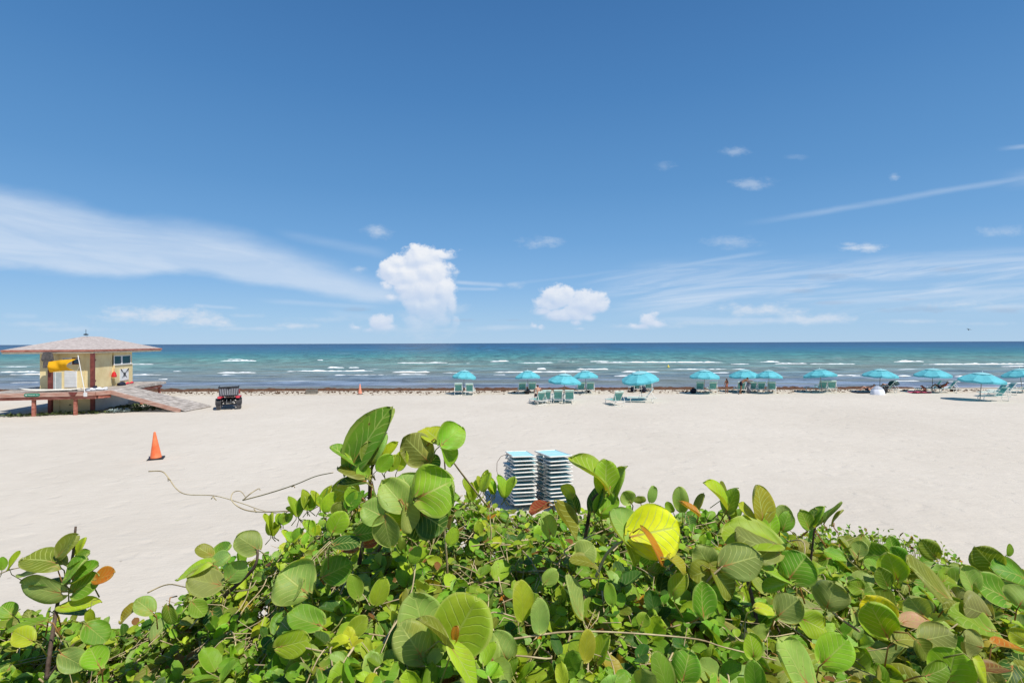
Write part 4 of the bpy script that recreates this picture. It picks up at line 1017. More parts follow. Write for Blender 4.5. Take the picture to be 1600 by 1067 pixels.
def table(px, py, label):
    p = ground_at(px, py); c = empty('side_table', label, 'side table', p, 0, 'small white side tables between loungers')
    q = MB(); q.cbox((0, 0, .47), (.42, .42, .04), .015); q.build('table_top', whitep, c)
    for a in (-1, 1):
        for b_ in (-1, 1): q = MB(); q.tube([(a*.18, b_*.18, 0), (a*.15, b_*.15, .46)], .02, 6); q.build('leg', whitep, c)
table(862, 625.5, 'white side table between the left and middle loungers of the row of three')
table(882, 625.5, 'white side table between the middle and right loungers of the row of three')
# grey rolled towel hung over chair
q = MB(); q.blob((0, 0, 0), (.24, .16, .5), 2, .3, 12, 8); o = q.build('towel', mat('grey_cloth2', (.2, .21, .24), .9, .2), smooth=True); o.location = ground_at(1171, 614.6)+Vector((0, .2, .5)); tag(o, 'grey bundle of towels upright between the loungers by the bending man', 'towel')
# white beach shelter
sh = empty('beach_shelter', 'small white and grey half dome beach shelter open to the sea', 'shelter', ground_at(1370.5, 616.3))
def half_dome(r0, h, z0, z1, nm, m_):
    vs = []; fs = []; nu, nv = 18, 8
    for j in range(nv+1):
        f_ = z0+(z1-z0)*j/nv; ph = f_*math.pi/2
        for i in range(nu+1):
            th = -math.pi*1.1*i/nu + .15; rr2 = r0*math.cos(ph)*(1-.03*math.sin(i*1.7)); vs.append((rr2*math.cos(th), rr2*math.sin(th)*.7, h*math.sin(ph)))
    for j in range(nv):
        for i in range(nu): k = j*(nu+1)+i; fs.append((k, k+nu+1, k+nu+2, k+1))
    q = MB(); q.add(vs, fs); return q.build(nm, m_, sh, smooth=True, fix=False)
half_dome(.58, .74, 0, .42, 'skirt', mat('white_nylon', (.74, .76, .82), .6, .04)); half_dome(.575, .74, .42, 1.0, 'roof', mat('grey_nylon', (.36, .40, .46), .6, .1))
# sun hat / dark parasol hat of the person by the shelter
q = MB(); q.lathe([(.02, .30), (.30, .22), (.42, .05), (.44, .0), (.40, .02), (.28, .18), (.02, .26)], n=14); q.tube([(0, 0, .25), (-.06, 0, -.55)], .015)
o = q.build('small_parasol', mat('dark_green_cloth', (.02, .05, .05), .8, .2), smooth=True); o.location = at(1396, 600, 45.5); o.rotation_euler = (R(10), R(-15), 0); tag(o, 'small dark parasol clipped above the lounger beside the beach shelter', 'parasol')
# buoy and bird
o = MB(); o.lathe([(.03, -.15), (.25, -.05), (.27, .08), (.12, .2), (.05, .42), (.01, .5)], n=12); o = o.build('buoy', mat('buoy_yellow', (.75, .6, .08), .5, .1), smooth=True); o.location = ground_at(1044, 573.6); tag(o, 'yellow buoy floating in the surf beyond the large tilted umbrella', 'buoy')
bd = at(1513, 515, 60)
o = mk_skin('seabird', {'b': (Vector((0, 0, 0)), .10), 'c': (Vector((.22, 0, .03)), .055), 'd': (Vector((.30, 0, .03)), .02), 't': (Vector((-.28, 0, .0)), .03), 'w1': (Vector((.05, .28, .20)), (.07, .02)), 'w2': (Vector((-.05, .62, .12)), (.03, .01)), 'x1': (Vector((.05, -.28, .22)), (.07, .02)), 'x2': (Vector((-.05, -.62, .34)), (.03, .01))},
        [('b', 'c'), ('c', 'd'), ('b', 't'), ('b', 'w1'), ('w1', 'w2'), ('b', 'x1'), ('x1', 'x2')], None, blackp)
o.location = bd; o.scale = (.45, .45, .45); o.rotation_euler = (R(35), R(-50), R(60)); tag(o, 'small dark seabird flying low over the sea at the right', 'bird')
# ================================================================ hedge of sea grape and creepers on the dune crest
def leaf_material(name, vk, vein_amt, red_base):
    m, nt, b = new_mat(name)
    at_ = N(nt, 'ShaderNodeAttribute', attribute_name='tint'); uvn = N(nt, 'ShaderNodeUVMap', uv_map='leaf')
    sp = N(nt, 'ShaderNodeSeparateXYZ'); nt.links.new(uvn.outputs[0], sp.inputs[0])
    u, v = Ex(nt, sp.outputs[0]), Ex(nt, sp.outputs[1]); X = ((u-0.5)*2.0).abs()
    geo = N(nt, 'ShaderNodeNewGeometry'); P = geo.outputs['Position']; back = Ex(nt, geo.outputs['Backfacing'])
    wob = (noise(nt, P, 30.0, 2, .5)-0.5)*0.10
    rv = Ex(nt, at_.outputs['Alpha']); q = (v - X*(0.72 - v*0.25) + X*X*0.16 + wob*0.7 + rv*0.3)*(rv*1.6 + vk)
    fr = q._b('FRACT', None); lat = ((fr-0.5).abs()*-1.0 + 0.5)               # 0 on a vein
    vein = lat.smooth(0.10, 0.02)*X.smooth(1.0, 0.5)
    mid = (X + wob*0.15).smooth(0.055, 0.015)*v.smooth(1.0, 0.7)
    vv = vein.max(mid)
    col_ = at_.outputs['Color']
    blot = noise(nt, P, 9.0, 5, 0.65)
    hs = N(nt, 'ShaderNodeHueSaturation'); nt.links.new(col_, hs.inputs['Color'])
    nt.links.new(((blot-0.5)*0.9 + 1.0).o, hs.inputs['Value']); nt.links.new(((noise(nt, P, 5.0, 3, .6)-0.5)*0.10 + 0.5).o, hs.inputs['Hue'])
    c = hs.outputs[0]
    ol = mx(nt, 0.42, c, (0.25, 0.27, 0.09)); c = mx(nt, back, c, ol)
    c = mx(nt, vv*vein_amt*(rv*0.7 + 0.35), c, (0.52, 0.58, 0.17))
    rd = (X*X*0.6 + v*v).sqrt().smooth(0.42, 0.03)*vv
    c = mx(nt, rd*red_base, c, (0.46, 0.13, 0.05))
    spt = noise(nt, P, 36.0, 4, 0.65).smooth(0.64, 0.72)*noise(nt, P, 4.0, 2, .5).smooth(.46, .60)*0.85
    c = mx(nt, spt, c, (0.16, 0.07, 0.025))
    rim = (X*X + (v*2.0-1.0)*(v*2.0-1.0)).smooth(0.84, 0.99)
    c = mx(nt, rim*0.35, c, (0.55, 0.55, 0.16))
    yl = noise(nt, P, 6.5, 4, 0.7).smooth(0.56, 0.68)*rv.smooth(0.4, 0.9)*0.5
    c = mx(nt, yl, c, (0.42, 0.40, 0.06))
    nt.links.new(c, b.inputs['Base Color']); b.inputs['Roughness'].default_value = 0.47; b.inputs['Specular IOR Level'].default_value = 0.24
    bp = N(nt, 'ShaderNodeBump'); bp.inputs['Strength'].default_value = 0.35; bp.inputs['Distance'].default_value = 0.004
    nt.links.new((vv*-1.0 + blot*0.8).o, bp.inputs['Height']); nt.links.new(bp.outputs[0], b.inputs['Normal'])
    tr = N(nt, 'ShaderNodeBsdfTranslucent'); ms = N(nt, 'ShaderNodeMixShader'); ms.inputs[0].default_value = 0.34
    tcx = N(nt, 'ShaderNodeMix', data_type='RGBA', blend_type='MULTIPLY'); tcx.inputs[0].default_value = 1; nt.links.new(c, tcx.inputs[6]); tcx.inputs[7].default_value = (1.6, 1.45, .35, 1)
    nt.links.new(tcx.outputs[2], tr.inputs['Color'])
    nt.links.new(b.outputs[0], ms.inputs[1]); nt.links.new(tr.outputs[0], ms.inputs[2]); nt.links.new(ms.outputs[0], nt.nodes['Material Output'].inputs['Surface'])
    return m
LM_BIG = leaf_material('sea_grape_leaf', 5.0, 0.85, 0.9); LM_SM = leaf_material('creeper_leaf', 4.0, 0.22, 0.15)
stemm = mat('green_stem', (.20, .21, .08), .6, .3, 12, c2=(.28, .20, .10)); twigm = mat('dry_twig', (.42, .31, .16), .8, .35, 9, c2=(.58, .48, .28)); barkm = mat('brown_branch', (.075, .045, .03), .85, .4, 14, .4, c2=(.17, .12, .09)); petm = mat('red_petiole', (.36, .11, .05), .5, .25, 20)
COLS = dict(green=(.155, .315, .022), bright=(.30, .47, .028), pale=(.30, .44, .095), olive=(.215, .25, .028), dark=(.055, .14, .020), lime=(.42, .54, .028), yellow=(.80, .76, .018), yolive=(.42, .34, .03),
            orange=(.55, .22, .02), red=(.36, .06, .03), peach=(.70, .38, .20), oliveback=(.29, .34, .085), medium=(.205, .375, .028), brown=(.24, .11, .03))
class Leaves:
    def __init__(s): s.v = []; s.f = []; s.uv = []; s.c = []
    def leaf(s, base, axis, nrm, L, W, c, cup=.25, bend=.2, fold=.1, notch=.12, nr=7, nc=6, wav=.03, shape=1.0, tw=0.0):
        a = Vector(axis).normalized(); n = Vector(nrm); n = (n - a*n.dot(a))
        if n.length < 1e-3: n = a.orthogonal()
        n.normalize(); sd_ = a.cross(n); o = len(s.v); ph = rnd.random()*6
        cv = [max(0.0, x*(1+rnd.uniform(-.12, .12))) for x in c]; al = rnd.random(); s0 = rnd.random()*40
        for j in range(nr+1):
            t = j/nr; th = math.pi*(0.03+.955*t); y = L*.5*(1-math.cos(th)); hw = W*.5*math.sin(th)**shape
            for i in range(nc+1):
                q = (i/nc)*2-1; x = hw*math.sin(q*math.pi/2*.98)*(1 + .16*mnoise.noise(Vector((q*1.2, t*2.6, s0))))
                yy = y + .05*L*mnoise.noise(Vector((q*1.5, t*1.5, s0+9))) - notch*L*abs(q)*(1-t)**3 - .04*L*q*q*t
                z = cup*x*x/W - bend*y*y/L + fold*abs(x) + wav*W*math.sin(ph + 5.5*q + 7*t)*abs(q)*(.4+t) + tw*x*y/L + .16*W*mnoise.noise(Vector((q*1.3, t*1.7, s0+20)))
                s.v.append(tuple(Vector(base) + sd_*x + a*yy + n*z)); s.uv.append((x/W+.5, y/L)); s.c.append((*cv, al))
        for j in range(nr):
            for i in range(nc):
                k = o+j*(nc+1)+i; s.f.append((k, k+1, k+nc+2, k+nc+1))
    def tube(s, pts, r, n=4, c=(.36, .15, .05)):
        q = MB(); q.tube(pts, r, n); o = len(s.v); s.v += q.v; s.f += [tuple(i+o for i in f) for f in q.f]; s.uv += [(.92, .75)]*len(q.v); s.c += [(*c, .5)]*len(q.v)
    def build(s, name, m, parent):
        me = bpy.data.meshes.new(name); me.from_pydata(s.v, [], s.f)
        uvl = me.uv_layers.new(name='leaf'); flat = [0.0]*(len(me.loops)*2)
        vi = [0]*len(me.loops); me.loops.foreach_get('vertex_index', vi)
        for k, i in enumerate(vi): flat[2*k], flat[2*k+1] = s.uv[i]
        uvl.data.foreach_set('uv', flat)
        ca = me.color_attributes.new('tint', 'FLOAT_COLOR', 'POINT'); ca.data.foreach_set('color', [x for c in s.c for x in c])
        me.polygons.foreach_set('use_smooth', [True]*len(me.polygons)); me.materials.append(m)
        o = bpy.data.objects.new(name, me); col.objects.link(o); o.parent = parent; o.location = -parent.location
        return o
def lerp_tab(tab, x):
    if x <= tab[0][0]: return tab[0][1]
    for (a, b_), (c, d) in zip(tab, tab[1:]):
        if x <= c: return b_ + (d-b_)*(x-a)/(c-a)
    return tab[-1][1]
SKYL = [(-500,975),(0,972),(60,965),(120,975),(175,985),(200,972),(250,952),(295,935),(330,905),(400,890),(440,850),(480,815),(520,800),(560,785),(720,780),(760,778),(800,794),(840,800),(880,796),(900,795),(1000,800),(1060,800),(1120,800),(1180,805),(1240,828),(1300,842),(1400,862),(1470,884),(1540,890),(1600,896),(2100,915)]
YE = [(-500,2.6),(0,2.7),(400,2.9),(800,3.0),(1200,3.1),(1500,3.3),(2100,3.4)]
def crest(px): return lerp_tab(YE, px)
def surf(px, Y):
    s_ = (lerp_tab(SKYL, px) - yh(min(1600, max(0, px))))/F; Ye = crest(px); z = CAMZ - s_*Ye
    x = (px-800)/F*Y
    if Y > Ye: z -= (Y-Ye)*(s_+.35)
    else: z -= 0.0
    return z + .07*mnoise.noise(Vector((x*2.2, Y*2.2, 0))) - .04*(Y < Ye-.2)
TH = {}
def thing(key, name, label, cat, px, Y=2.6):
    x = (px-800)/F*Y; r = empty(name, label, cat, (x, Y, ground_z(x, Y))); TH[key] = dict(root=r, big=Leaves(), small=Leaves(), stem=MB(), twig=MB(), bark=MB(), pet=MB())
thing('A', 'sea_grape_shrub', 'sea grape shrub at the left edge with an upright sprig and one orange leaf', 'shrub', 90)
thing('B', 'creeper_thicket', 'low tangle of small leaved creepers between the left sprig shrub and the tall shrub', 'creeper', 330)
thing('C', 'sea_grape_shrub', 'tallest sea grape shrub, its big leaves rising above the hedge left of the lounger stacks', 'shrub', 610)
thing('D', 'creeper_thicket', 'small leaved creeper thicket covering the bottom middle of the hedge below the lounger stacks', 'creeper', 780, 2.2)
thing('E', 'sea_grape_shrub', 'sea grape shrub with one huge bright yellow leaf, right of the lounger stacks', 'shrub', 1000)
thing('F', 'sea_grape_shrub', 'sea grape shrub with a yellow brown upright leaf on top and red stemmed olive leaves', 'shrub', 1190)
thing('G', 'sea_grape_shrub', 'broad sea grape shrub with one pale peach coloured leaf', 'shrub', 1400)
thing('H', 'sea_grape_shrub', 'sea grape shrub with dark olive leaves at the right edge of the photo', 'shrub', 1570)
thing('I', 'leafy_shrub', 'fine leaved low shrub along the back of the hedge at right, below the open sand', 'shrub', 1340, 3.6)
def key_for(px, big, Y):
    if big:
        return 'A' if px < 200 else 'B' if px < 440 else 'C' if px < 760 else 'E' if px < 1085 else 'F' if px < 1290 else 'G' if px < 1480 else 'H'
    return 'A' if px < 200 else 'B' if px < 470 else 'D' if px < 1110 else 'I'
UPV = Vector((0, 0, 1))
def rnd_normal(pos, kc, ku, kr):
    cdir = (Vector((0, 0, CAMZ)) - pos).normalized()
    r_ = Vector((rnd.gauss(0, 1), rnd.gauss(0, 1), rnd.gauss(0, 1))).normalized()
    return (cdir*kc + UPV*ku + r_*kr + sd*.25).normalized()
def petiole(th, base, axis, nrm, L, r=.0035, mt='pet'):
    p2 = base - axis*L*.5 - nrm*L*.8; th['big'].tube([base + axis*.004 - nrm*.002, base - axis*L*.3 - nrm*L*.35, p2], [r*.7, r*.8, r], 4, rnd.choice([(.36, .12, .05), (.25, .24, .07), (.33, .22, .08)]))
def pick(tab):
    t = rnd.random()*sum(w_ for _, w_ in tab)
    for n_, w_ in tab:
        t -= w_
        if t <= 0: return COLS[n_]
    return COLS[tab[0][0]]
BIGC = [('green', 3), ('medium', 3), ('bright', 2), ('pale', 2.6), ('olive', 2.6), ('oliveback', 1.6), ('dark', .8), ('lime', .5), ('yolive', .25), ('peach', .08), ('brown', .3)]
SMC = [('green', 3.4), ('medium', 3), ('bright', 3.0), ('lime', 1.1), ('pale', 1.6), ('dark', 1.4), ('olive', .9), ('yolive', .25), ('orange', .08), ('brown', .4)]
def sample(px0, px1, far=0.0):
    px = rnd.uniform(px0, px1); Ye = crest(px); z = surf(px, Ye); Y0 = max(.9, (CAMZ-z)/.80)
    a = Y0*Y0; c = (Ye+far)**2; Y = math.sqrt(rnd.uniform(a, c)); return px, Y
# big leaves
def big_prob(px): return lerp_tab([(-400,.5),(150,.5),(230,.22),(470,.16),(520,.22),(700,.10),(1050,.13),(1120,.55),(1280,.85),(1400,1.0),(2100,1.0)], px)
cnt = 0
while cnt < 1400:
    px, Y = sample(-260, 1880, .5)
    if rnd.random() > big_prob(px): continue
    cnt += 1
    d = min(.55, rnd.expovariate(1/.12)); z = surf(px, Y) - d; p = Vector(((px-800)/F*Y, Y, z))
    th = TH[key_for(px, True, Y)]; n_ = rnd_normal(p, .55, .55, .75)
    ax = Vector((rnd.gauss(0, 1), rnd.gauss(0, 1)-.2, rnd.gauss(0, .7)+.2)); ax = (ax - n_*ax.dot(n_)).normalized()
    L = rnd.uniform(.085, .15)*(1.1 if px > 1100 else .92)*(1.0 if Y > 1.7 else .85); W = L*rnd.uniform(.68, 1.12)
    if rnd.random() < .12: n_ = -n_
    th['big'].leaf(p - ax*L*.5, ax, n_, L, W, pick(BIGC), cup=rnd.uniform(-.3, .9), bend=rnd.uniform(-.2, .7), fold=rnd.uniform(-.1, .6), notch=rnd.uniform(.06, .18), wav=rnd.uniform(.03, .10), tw=rnd.uniform(-.4, .4))
    petiole(th, p - ax*L*.5, ax, n_, .05)
# small leaves: tip rosettes and loose pairs
def small_leaf(th, p, ax, n_, L, c=None):
    th['small'].leaf(p, ax, n_, L, L*rnd.uniform(.52, .8), c or pick(SMC), cup=rnd.uniform(.1, .7), bend=rnd.uniform(-.15, .35), fold=rnd.uniform(.0, .35), notch=0, nr=5, nc=4, wav=.02, shape=.85)
def sm_prob(px): return lerp_tab([(-400,.6),(200,.9),(480,1.0),(1080,1.0),(1180,.55),(1300,.28),(1700,.16)], px)
cnt = 0
while cnt < 3500:
    px, Y = sample(-260, 1800, .4)
    if rnd.random() > sm_prob(px): continue
    cnt += 1
    d = min(.5, rnd.expovariate(1/.11)); z = surf(px, Y) - d + .02; p = Vector(((px-800)/F*Y, Y, z)); th = TH[key_for(px, False, Y)]
    up = (UPV*.8 + Vector((rnd.gauss(0, .5), rnd.gauss(0, .5)-.15, 0))).normalized(); k = rnd.choice([1, 2, 2, 3, 4, 5]); L = rnd.uniform(.040, .080) if Y > 2.2 else rnd.uniform(.055, .105)
    if rnd.random() < .35: L *= .7
    th['small'].tube([p - up*.12 + Vector((rnd.gauss(0, .03), rnd.gauss(0, .03), 0)), p - up*.04, p + up*.01], [.003, .0025, .0015], 4, (.25, .25, .09))
    a0 = rnd.random()*6.28; lc = pick(SMC) if rnd.random() < .6 else None
    for i in range(k):
        a = a0 + i*2.4; side = up.orthogonal().normalized(); side = side*math.cos(a) + up.cross(side)*math.sin(a)
        ax = (side*rnd.uniform(.6, 1.2) + up*rnd.uniform(.1, 1.0)).normalized(); nn = (up*1.0 - side*.5 + (Vector((0, 0, CAMZ))-p).normalized()*.5).normalized()
        small_leaf(th, p - up*.015*i, ax, nn, L*rnd.uniform(.75, 1.15), lc)
# deeper, shaded inner foliage
for i in range(2900):
    px, Y = sample(-260, 1880, 1.5); d = rnd.uniform(.22, 1.05)*(1 if Y < crest(px) else .8); p = Vector(((px-800)/F*Y, Y, surf(px, Y) - d)); th = TH[key_for(px, False, Y)]
    n_ = rnd_normal(p, .5, .5, .8); ax = Vector((rnd.gauss(0, 1), rnd.gauss(0, 1), rnd.gauss(0, .7))); ax = (ax - n_*ax.dot(n_)).normalized(); L = rnd.uniform(.08, .16)
    th['small'].leaf(p, ax, n_, L, L*rnd.uniform(.7, 1.0), pick(SMC), cup=.3, bend=.2, fold=.1, notch=.05, nr=5, nc=4)
for i in range(900):   # close the back of the crest
    px = rnd.uniform(-100, 1500); Y = crest(px) + rnd.uniform(-.5, .35); d = rnd.uniform(.06, .42); p = Vector(((px-800)/F*Y, Y, surf(px, Y) - d)); th = TH[key_for(px, False, Y)]
    n_ = rnd_normal(p, .9, .3, .7); ax = Vector((rnd.gauss(0, 1), rnd.gauss(0, .6), rnd.gauss(0, .8))); ax = (ax - n_*ax.dot(n_)).normalized(); L = rnd.uniform(.06, .12)
    th['small'].leaf(p, ax, n_, L, L*rnd.uniform(.6, .9), pick(SMC), cup=.3, bend=.2, fold=.1, notch=.03, nr=5, nc=4)
# creeping runners with paired leaves, and dry twigs
def runner(th, pts, r, leaves=True, mt='stem', sp_=.045, L0=.05):
    P_ = [Vector(p) for p in pts]; fine = []
    for i in range(len(P_)-1):
        p0 = P_[max(i-1, 0)]; p1, p2 = P_[i], P_[i+1]; p3 = P_[min(i+2, len(P_)-1)]
        for k in range(5):
            t = k/5; fine.append(.5*((2*p1)+(p2-p0)*t+(2*p0-5*p1+4*p2-p3)*t*t+(3*p1-p0-3*p2+p3)*t**3))
    fine.append(P_[-1]); th[mt].tube(fine, [r*(1-.5*i/len(fine)) for i in range(len(fine))], 5)
    if leaves:
        acc = 0
        for a, c in zip(fine, fine[1:]):
            acc += (c-a).length
            if acc > sp_:
                acc = 0; d = (c-a).normalized(); s_ = d.cross(UPV).normalized() if abs(d.z) < .95 else Vector((1, 0, 0))
                for q in (-1, 1):
                    if rnd.random() < .8: small_leaf(th, c, (s_*q + d*.5 + UPV*rnd.uniform(.2, .9)), (UPV - s_*q*.4 + Vector((0, -.4, 0))), L0*rnd.uniform(.7, 1.2))
for i in range(440):
    px, Y = sample(-100, 1700, .2)
    if rnd.random() > sm_prob(px)+.1: continue
    th = TH[key_for(px, False, Y)]; x = (px-800)/F*Y; a = rnd.random()*6.28; pts = []
    for k in range(5):
        xx, yy = x + math.cos(a)*.13*k, Y + math.sin(a)*.13*k; a += rnd.uniform(-.6, .6)
        if yy < .8: break
        ppx = 800 + xx/yy*F; pts.append((xx, yy, surf(ppx, yy) + rnd.uniform(-.12, .03)))
    if len(pts) > 2: runner(th, pts, rnd.uniform(.0025, .004), rnd.random() < .6, 'twig' if rnd.random() < .6 else 'stem')
for i in range(1700):
    px, Y = sample(-100, 1700, .1)
    if rnd.random() > sm_prob(px)+.15: continue
    th = TH[key_for(px, False, Y)]; p = Vector(((px-800)/F*Y, Y, surf(px, Y) - rnd.uniform(0, .22))); d = Vector((rnd.gauss(0, .8), rnd.gauss(0, .6), rnd.gauss(.5, .6))).normalized(); L = rnd.uniform(.08, .28); side = d.orthogonal()*rnd.uniform(-.03, .03)
    th['twig'].tube([p-d*L*.5, p+side, p+d*L*.5], [.0028, .002, .0012], 4)
# woody branches underneath
for i in range(230):
    px = rnd.uniform(-250, 1850); Ye = crest(px); Y = rnd.uniform(1.2, Ye); th = TH[key_for(px, px > 1100 or px < 180, Y)]; x = (px-800)/F*Y; z1 = surf(px, Y) - .07
    z0 = ground_z(x, Y) - .05; p = [Vector((x + rnd.gauss(0, .25), Y + rnd.gauss(0, .15), z0)), Vector((x + rnd.gauss(0, .12), Y + rnd.gauss(0, .1), (z0+z1)/2)), Vector((x, Y, z1-.15)), Vector((x + rnd.gauss(0, .05), Y + rnd.gauss(0, .05), z1))]
    r_ = rnd.uniform(.006, .014); runner(th, p, r_, False, 'bark')
# far lower shrubs at the back right (fine leaves)
for i in range(900):
    px = rnd.uniform(1235, 1500); Y = rnd.uniform(3.6, 5.2); s_ = (lerp_tab([(1235, 838), (1290, 822), (1400, 836), (1450, 850), (1500, 874)], px) - yh(px))/F
    d = rnd.expovariate(1/.08); z = CAMZ - s_*4.2 - abs(Y-4.2)*.42 - d + .03*rnd.gauss(0, 1); p = Vector(((px-800)/F*Y, Y, z))
    small_leaf(TH['I'], p, Vector((rnd.gauss(0, 1), rnd.gauss(0, 1), rnd.gauss(.5, .6))), rnd_normal(p, .4, .5, .8), rnd.uniform(.02, .05))
    if i % 4 == 0: TH['I']['small'].tube([p - Vector((rnd.gauss(0, .03), rnd.gauss(0, .03), .18)), p], .0018, 4, (.25, .25, .09))
# ---- the individually recognisable large leaves
def hero(th, b_, t_, Y, wpx, colr, dY=0.0, flip=1, cup=.25, bend=.12, fold=.08, notch=.13, back=False, small=False, stem=.06, part=None, wav=.03, obj=None, k=.88):
    P0 = at(b_[0], b_[1], Y); P1 = at(t_[0], t_[1], Y+dY); ax = P1-P0; L = ax.length; ax.normalize(); W = wpx/F*Y
    Wt = max(W, L*(.62 if small else k)); tilt = math.acos(min(1, W/Wt)); cd = (Vector((0, 0, CAMZ)) - (P0+P1)/2).normalized()
    n_ = (cd - ax*cd.dot(ax)).normalized(); s_ = ax.cross(n_); n_ = (n_*math.cos(tilt) + s_*math.sin(tilt)*flip).normalized()
    if n_.z < -.05 and W < Wt*.97: n_ = (cd*math.cos(tilt) - s_*math.sin(tilt)*flip); n_ = (n_ - ax*n_.dot(ax)).normalized()
    if back: n_ = -n_
    T_ = TH[th]; tgt = obj if obj is not None else T_['small' if small else 'big']
    tgt.leaf(P0, ax, n_, L*1.04, Wt, COLS[colr], cup=cup, bend=bend, fold=fold, notch=notch if not small else 0, nr=12, nc=10, wav=wav, shape=1.0 if not small else .88)
    if stem:
        nn = n_ if not back else -n_
        tgt.tube([P0+ax*.012, P0 - ax*stem*.4 - nn*stem*.35, P0 - ax*stem*.6 - nn*stem*1.2 - UPV*stem*.5], [.0016, .0024, .0030] if not small else [.0012, .0016, .002], 6, (.40, .11, .05) if (rnd.random() < .45 and not small) else (.27, .27, .08))
def single(th, label, *a, **k):
    lv = Leaves(); hero(th, *a, obj=lv, **k); o = lv.build('leaf', LM_BIG, TH[th]['root']); o['label'] = label
# centre top
hero('C', (547,735), (604,637), 2.0, 46, 'green', fold=.3, cup=.2, wav=.09, flip=-1, bend=.1, k=.5)
hero('C', (572,722), (600,676), 2.02, 34, 'pale', fold=.2); hero('C', (580,725), (575,690), 1.98, 30, 'olive', small=True)
hero('C', (560,725), (519,695), 2.0, 26, 'medium', fold=.25, flip=-1); hero('C', (560,718), (540,692), 2.03, 26, 'bright')
hero('C', (592,722), (617,690), 2.0, 17, 'lime', small=True); hero('C', (604,735), (622,712), 1.98, 20, 'bright', small=True); hero('C', (620,735), (632,705), 1.99, 22, 'lime', small=True); hero('C', (588,735), (612,712), 1.96, 24, 'bright', small=True)
hero('C', (668,720), (632,684), 2.0, 54, 'olive', cup=.5, fold=.05, back=True); hero('C', (660,735), (682,712), 2.02, 34, 'dark')
hero('C', (690,694), (722,666), 1.95, 46, 'bright', cup=.35, dY=.06); hero('C', (688,690), (664,664), 2.0, 40, 'lime', dY=.1); hero('C', (688,692), (706,727), 1.97, 26, 'bright', fold=.5, flip=-1)
hero('C', (654,776), (704,752), 1.85, 84, 'bright', cup=.4, bend=.25, wav=.06, notch=.2); hero('C', (633,792), (598,752), 1.88, 50, 'pale', fold=.3, flip=-1); hero('C', (640,770), (628,742), 1.95, 60, 'pale'); hero('C', (634,790), (642,832), 1.86, 30, 'pale', fold=.2)
hero('C', (600,807), (566,790), 1.85, 46, 'pale', cup=.2); hero('C', (600,807), (607,856), 1.84, 40, 'pale', fold=.15); hero('C', (602,805), (628,822), 1.88, 34, 'bright'); hero('C', (655,800), (694,825), 1.93, 58, 'dark'); hero('C', (640,800), (668,838), 1.93, 48, 'dark')
hero('C', (556,775), (519,762), 1.98, 50, 'lime', cup=.1); hero('C', (572,752), (528,750), 1.95, 20, 'dark'); hero('C', (575,745), (530,725), 1.98, 22, 'olive', flip=-1); hero('C', (575,745), (560,728), 1.96, 22, 'bright', small=True)
hero('C', (548,790), (548,760), 1.9, 22, 'bright', small=True); hero('C', (540,795), (560,770), 1.9, 24, 'green', small=True); hero('C', (525,805), (530,785), 1.9, 22, 'olive', small=True); hero('C', (505,800), (520,770), 1.95, 20, 'lime', small=True)
hero('C', (520,830), (535,800), 1.88, 34, 'bright'); hero('C', (555,835), (590,828), 1.9, 26, 'green'); hero('C', (520,850), (560,845), 1.85, 24, 'dark')
for (x, y_) in ((480, 790), (465, 800), (440, 812), (425, 830), (500, 785), (455, 840), (490, 830), (770, 765), (755, 760), (735, 775), (788, 770)):
    for k in range(4): hero('C' if x < 700 else 'D', (x+rnd.uniform(-3, 3), y_+6), (x+rnd.uniform(-16, 16), y_-rnd.uniform(8, 28)), 2.3, rnd.uniform(9, 15), rnd.choice(['bright', 'lime', 'medium', 'bright']), small=True, stem=.03, flip=rnd.choice([-1, 1]))
hero('D', (752,768), (763,738), 2.2, 15, 'bright', small=True); single('C', 'dark red leaf low in the shrub, turned down', (568,850), (590,843), 1.95, 16, 'red', stem=.04); hero('C', (535,858), (560,856), 1.95, 12, 'red'); hero('C', (540,850), (556,838), 1.9, 20, 'lime')
# left
hero('B', (402,858), (371,838), 2.2, 40, 'pale', back=True); hero('B', (478,925), (438,893), 1.9, 72, 'pale', cup=.2); hero('B', (345,912), (294,905), 2.2, 42, 'oliveback', back=True); hero('B', (355,905), (382,880), 2.2, 34, 'pale'); hero('B', (326,880), (276,898), 2.25, 16, 'lime'); hero('B', (330,880), (356,865), 2.3, 22, 'pale')
hero('B', (330,868), (308,852), 2.4, 20, 'olive'); hero('B', (330,870), (356,848), 2.4, 18, 'green'); hero('B', (300,940), (318,960), 2.1, 26, 'medium'); single('B', 'yellowish leaf on the outer left edge of the thicket', (213,950), (184,966), 2.3, 20, 'yolive', fold=.2); hero('B', (238,955), (212,935), 2.3, 28, 'pale'); hero('B', (262,945), (268,975), 2.2, 22, 'green')
hero('B', (505,900), (545,880), 1.9, 44, 'green'); hero('B', (440,935), (470,905), 1.9, 30, 'pale'); hero('B', (500,975), (450,955), 1.8, 44, 'medium'); hero('B', (560,935), (548,898), 1.8, 24, 'medium', small=True); hero('D', (585,945), (600,905), 1.75, 28, 'bright', small=True); hero('B', (432,1010), (480,1000), 1.7, 40, 'bright'); hero('B', (545,990), (570,965), 1.7, 28, 'bright', small=True)
hero('A', (92,882), (38,866), 2.25, 38, 'olive', fold=.1); hero('A', (80,885), (32,892), 2.25, 18, 'pale'); hero('A', (97,925), (24,915), 2.2, 40, 'pale', fold=-.05, flip=-1, k=.6); hero('A', (92,948), (152,936), 2.2, 18, 'lime', flip=-1, k=.4); hero('A', (70,968), (8,980), 2.1, 14, 'medium', k=.35); hero('A', (92,868), (118,836), 2.25, 26, 'olive', fold=.2)
